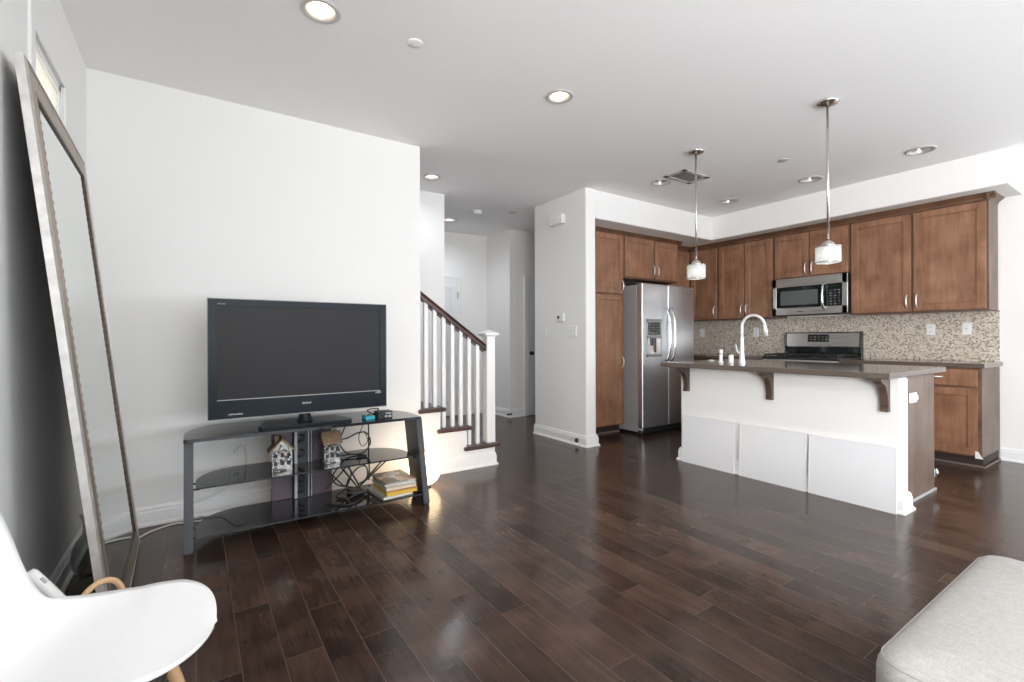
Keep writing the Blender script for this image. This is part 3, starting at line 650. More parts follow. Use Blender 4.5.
g = unit('wall_cabinet', 'wide double door brown wall cabinet at the right end of the run', 'x', UF, UD, 1.136, 2.205, ZB, ZT, G)
dd = shaker('x', UF, 1.682, 2.195, ZB + .012, ZT - .012, g); pull('x', UF, 1.712, 1.505, dd)
dd = shaker('x', UF, 1.145, 1.662, ZB + .012, ZT - .012, g); pull('x', UF, 1.632, 1.505, dd)
MB().box(UF - .0, XR - .012, 1.128, 1.136, ZB, ZT, .001).build('end_panel', 'sidelit_wood', g)['label'] = 'side panel with side light in its greyer colour'
# tall pantry and cabinet above the fridge
PF = 4.03
g = unit('pantry_cabinet', 'tall brown pantry cabinet between the white pillar and the refrigerator', 'y', PF, .56, 3.60, 4.345, .10, ZT + .03, G, kick=True)
dd = shaker('y', PF, 3.875, 4.325, 1.690, ZT + .01, g); pull('y', PF, 4.298, 1.785, dd)
dd = shaker('y', PF, 3.875, 4.325, .115, 1.668, g, rails=(.855,)); pull('y', PF, 4.298, .86, dd)
MB().box(3.61, 4.34, 4.085, 4.095, 0, .022, .004).build('shoe_molding', 'shoe', g)
g = unit('fridge_cabinet', 'brown double door cabinet above the refrigerator', 'y', PF, .56, 4.348, 5.400, 1.885, ZT + .03, G)
dd = shaker('y', PF, 4.366, 4.895, 1.905, ZT + .01, g); pull('y', PF, 4.868, 2.012, dd)
dd = shaker('y', PF, 4.925, 5.372, 1.905, ZT + .01, g); pull('y', PF, 4.953, 2.012, dd)
# crown along all the tops
def crown_prof(o, z): return [(o, z - .055), (o - .008, z - .055), (o - .014, z - .035), (o - .045, z - .008), (o - .055, z), (o, z)]
t = thing('crown_molding', 'brown crown molding above the wall cabinets over the range', 'crown molding', (UF, 2.6, ZT))
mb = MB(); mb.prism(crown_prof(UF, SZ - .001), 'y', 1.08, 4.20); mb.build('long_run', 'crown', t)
MB().prism([(1.136, SZ - .056), (1.128, SZ - .056), (1.122, SZ - .036), (1.091, SZ - .009), (1.081, SZ - .001), (1.136, SZ - .001)], 'x', UF - .05, XR - .001).build('end_return', 'sidelit_wood', t)
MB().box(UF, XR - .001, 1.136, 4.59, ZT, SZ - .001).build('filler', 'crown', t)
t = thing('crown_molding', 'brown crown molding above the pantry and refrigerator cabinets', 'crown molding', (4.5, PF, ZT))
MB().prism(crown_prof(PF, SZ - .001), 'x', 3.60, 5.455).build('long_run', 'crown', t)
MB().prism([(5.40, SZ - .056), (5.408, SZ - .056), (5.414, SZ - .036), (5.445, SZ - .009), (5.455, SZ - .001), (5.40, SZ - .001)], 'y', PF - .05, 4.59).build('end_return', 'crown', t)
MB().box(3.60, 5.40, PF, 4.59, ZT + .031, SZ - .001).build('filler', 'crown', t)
t = tag(MB().prism(crown_prof(4.215, SZ - .001), 'x', 5.46, 5.86).build('crown_molding', 'crown'), 'short brown crown molding in the corner right of the fridge cabinet', 'crown molding')

BF, BD = 5.635, .60
g = unit('base_cabinet', 'brown base cabinet with drawer at the right end of the kitchen run', 'x', BF, BD, 1.128, 1.690, .10, .876, G, kick=True)
dr = MB().box(BF - .02, BF, 1.146, 1.672, .715, .862, .004).build('drawer', 'wood', g); pull('x', BF, 1.44, .79, dr, .13, True)
shaker('x', BF, 1.146, 1.672, .115, .695, g)
MB().box(BF, XR - .012, 1.120, 1.128, .10, .876, .001).build('end_panel', 'sidelit_wood', g)['label'] = 'side panel with side light in its greyer colour'
mb = MB(); mb.box(BF + .06, BF + .072, 1.12, 1.69, 0, .02, .004); mb.box(BF + .06, XR - .03, 1.108, 1.120, 0, .02, .004); mb.build('shoe_molding', 'shoe', g)
MB().prism([(1.108, .095), (1.160, .095), (1.160, .155), (1.140, .155), (1.125, .12)], 'x', BF - .024, BF - .019).build('corner_patch', 'white', g)['label'] = 'small white patch at the lower corner'
g = unit('base_cabinet', 'brown base cabinet beside the right edge of the range', 'x', BF, BD, 1.693, 2.192, .10, .876, G, kick=True)
dr = MB().box(BF - .02, BF, 1.708, 2.178, .715, .862, .004).build('drawer', 'wood', g); pull('x', BF, 1.94, .79, dr, .13, True); shaker('x', BF, 1.708, 2.178, .115, .695, g)
g = unit('base_cabinet', 'brown base cabinet left of the range towards the refrigerator', 'x', BF, BD, 3.008, 4.59, .10, .876, G, kick=True)
for a, b in ((3.023, 3.39), (3.405, 3.75)):
    dr = MB().box(BF - .02, BF, a, b, .715, .862, .004).build('drawer', 'wood', g); pull('x', BF, (a + b) / 2, .79, dr, .13, True); shaker('x', BF, a, b, .115, .695, g)
tag(MB().box(BF - .03, XR - .013, 1.098, 2.194, .877, .917, .004).build('countertop', 'quartz'), 'taupe stone countertop right of the range', 'countertop')
tag(MB().box(BF - .03, XR - .013, 3.006, 4.59, .877, .917, .004).build('countertop', 'quartz'), 'taupe stone countertop left of the range below the corner cabinets', 'countertop')

# ------------------------------------------------------------------ refrigerator
FX0, FX1, FY = 4.358, 5.345, 3.745
g = thing('refrigerator', 'stainless steel side by side refrigerator with ice dispenser beside the pantry', 'refrigerator', ((FX0 + FX1) / 2, 4.1, 0))
MB().box(FX0 + .004, FX1 - .004, FY + .085, 4.55, .03, 1.785, .006).build('body', 'fridgeside', g)
XS = 4.828
for a, b, nm in ((FX0, XS - .003, 'freezer'), (XS + .003, FX1, 'fridge')):
    dz = MB(); dz.box(a, b, FY, FY + .072, .085, 1.800, .010, seg=3); door = dz.build('door', 'steel', g)
    hx = XS - .045 if nm == 'freezer' else XS + .045
    pts = []
    for i in range(17):
        t = -1 + 2 * i / 16; pts.append((hx, FY - .012 - .055 * (1 - t ** 4), 1.19 + t * .33))
    MB().tube(pts, [.013] * 17, 12).build('handle', 'chrome', door)
    if nm == 'freezer':
        dx0, dx1, dz0, dz1 = 4.425, 4.700, .925, 1.375
        mb = MB()
        for q in ((dx0, dx0 + .022, dz0, dz1), (dx1 - .022, dx1, dz0, dz1), (dx0, dx1, dz0, dz0 + .03), (dx0, dx1, dz1 - .04, dz1), (dx0, dx1, 1.145, 1.185)): mb.box(q[0], q[1], FY - .012, FY + .002, q[2], q[3], .004)
        mb.build('dispenser_frame', 'frame_grey', door)
        MB().box(dx0 + .02, dx1 - .02, FY - .006, FY - .001, 1.18, 1.34).build('dispenser_display', 'keys', door)
        MB().box(dx0 + .02, dx1 - .02, FY - .005, FY - .001, dz0 + .025, 1.15).build('dispenser_recess', 'can', door)
        mb = MB(); mb.box(dx0 + .07, dx0 + .11, FY - .02, FY - .004, 1.06, 1.145, .004); mb.box(dx0 + .13, dx0 + .165, FY - .018, FY - .004, .98, 1.145, .004); mb.build('dispenser_nozzle', 'black', door)
    else:
        MB().box(5.205, 5.265, FY - .003, FY + .001, 1.705, 1.745, .001).build('badge', 'display', door)
        mb = MB()
        for k in range(4): mb.box(5.212 + k * .012, 5.220 + k * .012, FY - .004, FY - .003, 1.715, 1.735)
        mb.build('badge_lettering', 'grey2', door)
MB().box(FX0 + .02, FX1 - .02, FY + .03, FY + .09, .015, .08, .004).build('grille', 'black', g)
for x in (FX0 + .05, FX1 - .05): MB().lathe([(.0, 0), (.02, 0), (.02, .03), (0, .03)], (x, FY + .12, 0), 16).build('foot', 'black', g)
mb = MB(); mb.box(FX0 + .0, FX0 + .03, FY + .01, FY + .08, .055, .082, .003); mb.build('hinge_cover', 'grey2', g)
MB().box(FX0 + .01, FX0 + .10, FY + .09, FY + .26, 1.785, 1.815, .004).build('hinge_cover', 'black', g)

# ------------------------------------------------------------------ microwave
MX = 5.835; y0, y1, z0, z1 = 2.203, 2.998, 1.415, 1.848
g = thing('microwave', 'stainless steel microwave mounted under the short cabinet above the range', 'microwave', (6.0, 2.6, z0))
MB().box(MX + .02, XR - .014, y0 + .002, y1 - .002, z0 + .012, z1 - .002, .004).build('body', 'black', g)
MB().box(MX + .02, XR - .03, y0 + .01, y1 - .01, z0, z0 + .012, .002).build('underside_vent', 'iron', g)
d = MB()
for q in ((y0, y1, z1 - .105, z1 - .0), (y0, y1, z0, z0 + .085), (y1 - .045, y1, z0, z1), (y0, y0 + .055, z0, z1)): d.box(MX, MX + .022, q[0], q[1], q[2], q[3], .004)
door = d.build('front_frame', 'steelh', g)
MB().box(MX + .003, MX + .018, y0 + .05, y1 - .04, z0 + .08, z1 - .10).build('glass_front', 'ovenglass', g)
MB().box(MX + .001, MX + .004, 2.50, 2.905, z0 + .115, z1 - .150, .001).build('window', 'micwin', g)
MB().box(MX + .0005, MX + .004, 2.275, 2.395, z0 + .09, z0 + .275).build('keypad', 'keys', g)
MB().box(MX + .0008, MX + .004, 2.285, 2.38, z1 - .145, z1 - .122).build('clock_display', 'display', g)
pts = []
for i in range(13):
    t = -1 + 2 * i / 12; pts.append((MX + .004 - .052 * (1 - t ** 4), 2.432, 1.612 + t * .150))
MB().tube(pts, .0125, 12).build('handle', 'chrome', g)
mb = MB()
for k in range(6): mb.box(MX - .001, MX + .001, 2.65 + k * .012, 2.658 + k * .012, z0 + .028, z0 + .040)
mb.build('lettering', 'black', g)

# ------------------------------------------------------------------ range
g = thing('gas_range', 'stainless gas range with black grates behind the island', 'range', (5.9, 2.6, 0))
y0, y1 = 2.200, 3.000
MB().box(5.62, XR - .02, y0, y1, .03, .90, .004).build('body', 'steelh', g)
door = MB().box(5.585, 5.62, y0 + .005, y1 - .005, .24, .77, .006).build('oven_door', 'steelh', g)
MB().tube([(5.575, y0 + .08, .72), (5.535, y0 + .08, .72), (5.535, y1 - .08, .72), (5.575, y1 - .08, .72)], .012).build('oven_handle', 'chrome', door)
MB().box(5.582, 5.588, y0 + .12, y1 - .12, .36, .64, .001).build('oven_window', 'ovenglass', door)
MB().box(5.59, 5.62, y0 + .005, y1 - .005, .06, .23, .005).build('storage_drawer', 'steelh', g)
mb = MB(); mb.prism([(5.575, .79), (5.62, .78), (5.62, .90), (5.60, .90)], 'y', y0, y1); cp = mb.build('control_panel', 'steelh', g)
for k in range(5): MB().lathe([(.024, 0), (.022, .02), (.018, .024), (0, .025)], seg=20).xf(Matrix.Translation((5.592, y0 + .10 + k * .15, .845)) @ Matrix.Rotation(-math.pi / 2, 4, 'Y')).build('knob', 'black', cp)
MB().box(5.59, 6.17, y0, y1, .90, .928, .004).build('cooktop', 'iron', g)
for gy in (2.215, 2.478, 2.741):
    mb = MB()
    for yy in (gy, gy + .235): mb.box(5.62, 6.13, yy, yy + .012, .945, .960, .003)
    for xx in (5.62, 5.79, 5.955, 6.118): mb.box(xx, xx + .012, gy, gy + .247, .945, .960, .003)
    for yy in (gy + .118,): mb.box(5.62, 6.13, yy, yy + .012, .947, .964, .003)
    for xx in (5.62, 6.118):
        for yy in (gy, gy + .235): mb.box(xx, xx + .012, yy, yy + .012, .927, .947)
    mb.build('grate', 'iron', g)
for bx_, by_ in ((5.75, 2.34), (6.0, 2.34), (5.88, 2.60), (5.75, 2.86), (6.0, 2.86)):
    MB().lathe([(.045, 0), (.045, .010), (.03, .016), (0, .017)], (bx_, by_, .928), 24).build('burner', 'iron', g)
mb = MB(); mb.prism([(6.150, 1.045), (6.158, 1.20), (6.168, 1.212), (XR - .014, 1.212), (XR - .014, .92), (6.17, .92), (6.17, 1.045)], 'y', y0 + .008, y1 - .008, bev=.003); bgd = mb.build('backguard', 'steelh', g)
for yy in (y0, y1 - .010): MB().prism([(6.148, 1.035), (6.155, 1.205), (6.168, 1.216), (XR - .014, 1.216), (XR - .014, .92), (6.165, .92)], 'y', yy, yy + .010, bev=.002).build('end_cap', 'ovenglass', bgd)
MB().box(6.162, 6.172, y0 + .01, y1 - .01, .925, 1.04).build('lower_panel', 'ovenglass', bgd)
MB().prism([(6.147, 1.095), (6.153, 1.185), (6.160, 1.185), (6.155, 1.095)], 'y', 2.515, 2.745).build('clock_panel', 'keys', bgd)

# ------------------------------------------------------------------ island
g = thing('kitchen_island', 'white kitchen island with wooden end panel and brackets under the counter', 'kitchen island', (4.2, 2.0, 0))
MB().box(3.81, 3.945, 1.14, 2.815, 0, .879, .012, seg=2).build('half_wall', 'wall', g)
mb = base_run(MB(), (3.81, 2.815), (3.81, 1.14), -1, 0, 1, 1); base_run(mb, (3.81, 1.14), (3.945, 1.14), 0, -1, 1, 1); base_run(mb, (3.945, 2.815), (3.81, 2.815), 0, 1, 1, 1); mb.build('baseboard', 'trim', g)
MB().box(3.945, 4.615, 1.19, 2.80, .10, .876, .002).build('carcass', 'wood', g)
MB().box(3.945, 4.55, 1.20, 2.79, 0, .105).build('toe_kick', 'kick', g)
MB().box(3.945, 4.615, 1.178, 1.19, .0, .876, .001).build('end_panel', 'sidelit_wood', g)['label'] = 'greyish brown wooden end panel'
MB().box(3.96, 4.62, 1.164, 1.178, 0, .020, .004).build('shoe_molding', 'grey', g)
MB().box(4.585, 4.615, 1.168, 1.178, .10, .16, .003).tube([(4.60, 1.165, .10), (4.605, 1.155, .13), (4.60, 1.165, .165)], .006, 8).build('latch', 'chrome', g)
for a, b in ((1.2, 1.59), (1.6, 1.99), (2.0, 2.39), (2.4, 2.79)):
    T = MB(); T.box(4.615, 4.635, a, b, .115, .70, .003); dq = T.build('door', 'wood', g)
    MB().tube([(4.637, b - .03, .56), (4.665, b - .03, .58), (4.665, b - .03, .66), (4.637, b - .03, .68)], .006).build('handle', 'chrome', dq)
    MB().box(4.615, 4.635, a, b, .715, .86, .003).build('drawer', 'wood', g)
for yb, in ((2.715,), (1.95,), (1.195,)):
    pf = [(3.81, .879), (3.648, .879), (3.648, .864), (3.668, .862), (3.670, .852), (3.682, .850)]
    for i in range(9):
        a = i / 8 * math.pi / 2; pf.append((3.682 + .094 * math.sin(a), .846 - .150 * (1 - math.cos(a))))
    pf += [(3.779, .690), (3.770, .684), (3.770, .655), (3.81, .655)]
    MB().prism(pf, 'y', yb, yb + .046, bev=.002).build('corbel', 'corbel', g)
o = MB().box(4.085, 4.225, 1.170, 1.178, .690, .760, .003).build('outlet_plate', 'white', g); o['label'] = 'white outlet plate on the end panel'
MB().box(4.10, 4.21, 1.158, 1.171, .708, .742, .003).build('outlet_cover', 'white', o)
tag(MB().box(3.645, 4.765, 1.145, 2.915, .880, .920, .004).build('island_countertop', 'quartz'), 'long glossy taupe stone countertop on the white island', 'countertop')
# three white boards leaning on the island
for (ya, yb), lab in (((2.770, 2.262), 'white board leaning on the island front, farthest from the camera by the fridge'), ((2.218, 1.702), 'white board leaning on the island front, middle of three'), ((1.680, 1.152), 'white board leaning on the island front, nearest the wooden end panel')):
    b = thing('leaning_board', lab, 'board', (3.77, (ya + yb) / 2, 0), 'white boards leaning on the island')
    sh = lambda z, o: (3.772 + z * .052 + o, z)
    MB().prism([(3.763, .0), (3.779, .0), (3.779 + .021, .425), (3.763 + .021, .425)], 'y', yb + .004, ya - .004).build('panel', 'board', b)
    mb = MB(); mb.prism([(3.761, .0), (3.779, .0), (3.800, .428), (3.782, .428)], 'y', yb, yb + .004); mb.prism([(3.761, .0), (3.779, .0), (3.800, .428), (3.782, .428)], 'y', ya - .004, ya); mb.prism([(3.782, .425), (3.800, .425), (3.800, .429), (3.782, .429)], 'y', yb, ya); mb.build('edge_strip', 'boardedge', b)
# tap and the small things round it
CT = .919
g = thing('kitchen_faucet', 'tall gooseneck kitchen faucet with pull down spout on the island', 'faucet', (4.154, 2.412, CT))
MB().lathe([(.030, 0), (.030, .012), (.024, .03), (.021, .07), (.0165, .16), (.0145, .24)], (4.154, 2.412, CT), 24).lathe([(0, 0), (.030, 0)], (4.154, 2.412, CT), 24).build('body', 'faucet', g)
R = .105; zc = CT + .325
pts = [(4.154, 2.412, CT + .2), (4.154, 2.412, CT + .28)] + [tuple(p) for p in arc((4.154, 2.412 - R, zc), R, 0, math.pi * .95, 18, (0, 1, 0), (0, 0, 1))]
MB().tube(pts, .0125, 14).build('spout', 'faucet', g)
e = Vector(pts[-1])
MB().tube([e, e + Vector((0, -.004, -.03)), e + Vector((0, -.012, -.10))], [.0135, .016, .019], 14).build('spray_head', 'faucet', g)
MB().tube([(4.154, 2.43, CT + .09), (4.15, 2.455, CT + .10), (4.148, 2.468, CT + .17)], [.012, .010, .007], 10).build('lever', 'faucet', g)
tag(MB().lathe([(0, 0), (.023, 0), (.023, .01), (.014, .016), (.014, .085), (.017, .09), (.017, .115), (.012, .122), (0, .122)], (4.006, 2.527, CT), 24).build('soap_dispenser', 'faucet'), 'tall slim soap dispenser standing left of the faucet', 'soap dispenser')
tag(MB().lathe([(0, 0), (.024, 0), (.024, .008), (.021, .012), (.021, .06), (.018, .072), (0, .076)], (4.075, 2.470, CT), 24).build('air_gap', 'faucet'), 'short chrome air gap cap between soap dispenser and faucet', 'air gap')
tag(MB().lathe([(0, 0), (.03, 0), (.03, .005), (.018, .012), (0, .014)], (4.27, 2.80, CT), 24).build('sink_stopper', 'white'), 'small white round stopper lying on the island counter', 'stopper')

# ------------------------------------------------------------------ plates on walls
def plate(name, face, pos, a0, a1, z0, z1, label, cat, kind, group=None):
    T = facer(face, pos); c = T(a0, a1, z0, z1, 0, .006); g = thing(name, label, cat, ((c[0] + c[1]) / 2, (c[2] + c[3]) / 2, z0), group)
    MB().box(*T(a0, a1, z0, z1, 0, .006), .003).build('cover_plate', 'white', g)
    w_ = a1 - a0; h = z1 - z0; mc = (a0 + a1) / 2
    if kind == 'outlet':
        for zc in (z0 + h * .30, z0 + h * .70):
            s = MB().box(*T(mc - .017, mc + .017, zc - .014, zc + .014, .004, .008), .003).build('socket', 'white', g)
            mb = MB(); mb.box(*T(mc - .008, mc - .006, zc - .006, zc + .006, .0078, .0085)); mb.box(*T(mc + .006, mc + .008, zc - .006, zc + .006, .0078, .0085)); mb.build('slot', 'black', s)
    elif kind == 'dot':
        MB().box(*T(mc - .006, mc + .006, z0 + h / 2 - .006, z0 + h / 2 + .006, .005, .012), .002).build('jack', 'grey2', g)
    else:
        n = kind
        for k in range(n):
            cx = a0 + w_ * (k + .5) / n
            MB().box(*T(cx - .016, cx + .016, z0 + h * .22, z0 + h * .78, .004, .010), .003).build('rocker', 'white', g)
    return g
plate('light_switch', 'x', 3.42, 4.36, 4.475, 1.155, 1.270, 'double light switch plate on the pillar, nearer the hall', 'light switch', 2)
plate('light_switch', 'x', 3.42, 3.835, 3.985, 1.157, 1.282, 'wide light switch plate on the pillar below and right of the thermostat', 'light switch', 3)
g = thing('thermostat', 'small white thermostat with dark round display on the pillar', 'thermostat', (3.42, 4.09, 1.34))
MB().box(3.392, 3.42, 4.03, 4.155, 1.335, 1.430, .008, seg=2).build('case', 'white', g)
MB().lathe([(.017, 0), (.017, .004), (0, .005)], seg=24).xf(Matrix.Translation((3.392, 4.115, 1.386)) @ Matrix.Rotation(-math.pi / 2, 4, 'Y')).build('display', 'display', g)
g = thing('door_chime', 'white box door chime high on the pillar', 'door chime', (3.42, 4.12, 2.42))
MB().box(3.36, 3.42, 4.02, 4.24, 2.425, 2.53, .008, seg=2).build('case', 'white', g)
MB().box(3.357, 3.362, 4.06, 4.235, 2.43, 2.525, .004).build('grille', 'boardedge', g)
tag(MB().lathe([(.024, 0), (.024, .010), (.018, .022), (0, .025)], seg=24).xf(Matrix.Translation((3.402, 3.817, .055)) @ Matrix.Rotation(-math.pi / 2, 4, 'Y')).build('door_stop', 'black'), 'black round door stop on the pillar baseboard', 'door stop')
plate('wall_outlet', 'x', 6.238, 4.195, 4.27, 1.165, 1.28, 'white outlet on the mosaic backsplash beside the refrigerator', 'outlet', 'outlet', 'backsplash outlets')
plate('wall_outlet', 'x', 6.238, 3.385, 3.46, 1.16, 1.285, 'white outlet on the mosaic backsplash behind the faucet spout', 'outlet', 'outlet', 'backsplash outlets')
plate('wall_outlet', 'x', 6.238, 1.58, 1.652, 1.168, 1.283, 'white outlet on the mosaic backsplash right of the range', 'outlet', 'outlet', 'backsplash outlets')
plate('cable_plate', 'x', 6.238, 1.31, 1.380, 1.170, 1.287, 'white plate with single jack at the right end of the backsplash', 'wall plate', 'dot', 'backsplash outlets')
g = plate('wall_outlet', 'y', YB, .192, .264, .365, .482, 'white wall outlet with plug behind the television stand', 'outlet', 'outlet')
o = tag(MB().box(.212, .248, YB - .030, YB - .008, .385, .415, .006).tube(smooth_path([(.23, YB - .03, .40), (.25, YB - .05, .44), (.28, YB - .05, .42), (.285, YB - .04, .30), (.22, YB - .035, .20), (.10, YB - .04, .13), (-.02, YB - .05, .10)]), .004, 8).build('cable', 'wcable'), 'white power cord plugged into the outlet behind the stand', 'cable')
o = tag(MB().tube(smooth_path([(-.42, 3.50, .006), (-.335, 3.475, .006), (-.28, 3.455, .006), (-.225, 3.53, .006), (-.13, 3.595, .006), (-.065, 3.590, .006), (.05, 3.56, .006)]), .006, 8).build('cable', 'wcable'), 'white cord lying on the floor along the television wall', 'cable')

# ------------------------------------------------------------------ television stand
TZ = .60
ts = thing('television_stand', 'black glass television stand with three shelves against the white wall', 'tv stand', (.64, 3.30, 0))
def shelf(x0, x1, yf, yb, r, z, th, name):
    pts = [(x0, yf), (x1, yf)]
    w_ = r
    for cx, s in ((x1, -1), (x0, 1)):
        seq = []
        for i in range(9):
            a = i / 8 * math.pi / 2
            seq.append((cx + s * (w_ - w_ * math.cos(a)), yb - (yb - yf) * .62 * (1 - math.sin(a))))
        pts += seq if s == -1 else seq[::-1]
    return MB().prism(pts, 'z', z - th, z, bev=.002).build(name, 'darkglass', ts)
shelf(-.055, 1.325, 3.125, 3.615, .22, TZ, .018, 'top_shelf')
shelf(.000, 1.298, 3.165, 3.585, .24, .318, .009, 'shelf')
shelf(.000, 1.298, 3.050, 3.480, .24, .080, .009, 'shelf')
for x0, x1 in ((-.054, -.010), (1.305, 1.349)):
    lg = MB().prism([(3.035, 0.012), (3.265, .012), (3.410, TZ - .019), (3.175, TZ - .019)], 'x', x0, x1, bev=.003).build('leg', 'stand', ts)
    MB().box(x0 + .004, x1 - .004, 3.040, 3.26, 0, .013, .002).build('foot', 'black', lg)
    xi = x1 if x0 < .5 else x0; s = 1 if x0 < .5 else -1
    mb = MB()
    for z, ya, yb_ in ((.309, 3.20, 3.33), (.071, 3.10, 3.27)): mb.tube([(xi, ya, z - .006), (xi + s * .03, ya, z - .006)], .006, 8); mb.tube([(xi, yb_, z - .006), (xi + s * .03, yb_, z - .006)], .006, 8)
    mb.build('shelf_pin', 'chrome', lg)
for x in (.415, .668): MB().box(x, x + .127, 3.455, 3.470, .081, TZ - .019, .002).build('back_panel', 'backpanel', ts)
sp = MB().box(.542, .668, 3.43, 3.465, .03, TZ - .019, .003).build('spine', 'black', ts)
mb = MB(); mb.box(.548, .566, 3.421, 3.431, .085, TZ - .06, .002); mb.box(.632, .640, 3.421, 3.431, .085, TZ - .02, .002); mb.box(.652, .658, 3.421, 3.431, .085, TZ - .02, .002); mb.build('rail', 'grey2', sp)
for z in (.12, .19, .26, .36, .46, .53):
    MB().tube([(.575, 3.428, z), (.575, 3.405, z + .004), (.605, 3.400, z + .012), (.615, 3.402, z + .035), (.600, 3.405, z + .045), (.585, 3.428, z + .045)], .006, 8).build('cable_clip', 'stand', sp)
mb = MB(); mb.box(.0, 1.29, 3.40, 3.43, TZ - .055, TZ - .019, .003); mb.build('crossbar', 'stand', ts)

# ------------------------------------------------------------------ television
TF = 3.26
tv = thing('television', 'large black flat screen television standing on the glass stand', 'television', (.59, 3.32, TZ))
x0, x1, z0, z1 = .061, 1.119, .678, 1.388
SXa, SXb, SZa, SZb = .106, 1.075, .786, 1.346
mb = MB()
for q in ((x0, SXa, z0, z1), (SXb, x1, z0, z1), (SXa, SXb, z0, SZa), (SXa, SXb, SZb, z1)): mb.box(q[0], q[1], TF, TF + .03, q[2], q[3], .0)
bz = mb.build('bezel', 'bezel', tv)
mb = MB()
for q in ((x0 - .004, x1 + .004, z0 - .006, z0), (x0 - .004, x1 + .004, z1, z1 + .004), (x0 - .004, x0, z0, z1), (x1, x1 + .004, z0, z1)): mb.box(q[0], q[1], TF + .002, TF + .032, q[2], q[3], .001)
mb.build('outer_edge', 'grey', tv)['label'] = 'thin light edge round the bezel'
MB().box(SXa, SXb, TF + .006, TF + .02, SZa, SZb).build('screen', 'screen', tv)
MB().box(SXa, SXb, TF + .001, TF + .008, SZa - .002, SZa + .004).build('screen_lip', 'grey2', bz)
mb = MB(); mb.box(x0 + .005, x1 - .005, TF + .03, TF + .075, z0 + .01, z1 - .01, .006); mb.box(.25, .95, TF + .07, TF + .12, .75, 1.25, .02); mb.build('back_case', 'black', tv)
MB().box(.565, .625, TF + .03, TF + .085, TZ + .02, z0 + .06, .01).lathe([(.05, 0), (.045, .01), (.03, .05), (.028, .09)], (.595, TF + .06, TZ + .02), 24).build('neck', 'bezel', tv)
MB().prism([(.315, 3.250), (.332, 3.200), (.862, 3.200), (.880, 3.250), (.82, 3.46), (.37, 3.46)], 'z', TZ + .001, TZ + .016, bev=.005).build('base', 'bezel', tv)
text('logo', 'SONY', .018, (.597, TF - .0006, .738), (1, 0, 0), (0, 0, 1), 'text', bz, sx=1.15)
text('logo', 'BRAVIA', .010, (.130, TF - .0006, 1.358), (1, 0, 0), (0, 0, 1), 'grey2', bz, sx=1.2)
text('logo', 'HD', .020, (1.062, TF - .0006, .776), (1, 0, 0), (0, 0, 1), 'text', bz, sx=1.3)
mb = MB()
for k in range(7): mb.box(.163 + k * .011, .171 + k * .011, TF - .0008, TF + .0005, .698, .698 + (.008 if k % 3 else .006))
mb.build('small_print', 'grey2', bz)

# ------------------------------------------------------------------ things on the stand
def house(x0, x1, y0, y1, zb, ze, zr, gable_front, label):
    g = thing('house_ornament', label, 'ornament', ((x0 + x1) / 2, (y0 + y1) / 2, zb), 'house ornaments on the stand')
    xm, ym = (x0 + x1) / 2, (y0 + y1) / 2
    if gable_front:
        MB().prism([(x0, zb), (x1, zb), (x1, ze), (xm, zr - .012), (x0, ze)], 'y', y0, y1).build('house_body', 'housewall', g)
        mb = MB(); o = .018
        for s in (-1, 1):
            xe = xm + s * ((x1 - x0) / 2 + o); mb.prism([(xm, zr), (xm, zr - .012), (xe, ze - .022), (xe, ze - .008)], 'y', y0 - .012, y1 + .012)
        mb.build('roof', 'houseroof', g)
    else:
        MB().prism([(y0, zb), (y1, zb), (y1, ze), (ym, zr - .012), (y0, ze)], 'x', x0, x1).build('house_body', 'housewall', g)
        mb = MB(); o = .016
        for s in (-1, 1):
            ye = ym + s * ((y1 - y0) / 2 + o); mb.prism([(ym, zr), (ym, zr - .012), (ye, ze - .018), (ye, ze - .004)], 'x', x0 - .012, x1 + .012)
        mb.build('roof', 'houseroof', g)
    cx = x0 + .03 if gable_front else x1 - .025
    MB().box(cx - .012, cx + .012, ym - .012, ym + .012, ze + .02, zr + .012, .002).build('chimney', 'houseroof', g)
    for i in range(3):
        xx = x0 + (x1 - x0) * (i + .5) / 3
        for zz in (zb + .035, zb + .085): MB().box(xx - .010, xx + .010, y0 - .003, y0 + .002, zz, zz + .026, .001).build('window', 'black', g)
house(.398, .512, 3.28, 3.37, .3185, .455, .525, True, 'house ornament with brown gable roof on the middle shelf, left of the black spine')
house(.712, .812, 3.30, 3.38, .3185, .465, .525, False, 'house ornament with flat-on brown roof on the middle shelf, right of the black spine')

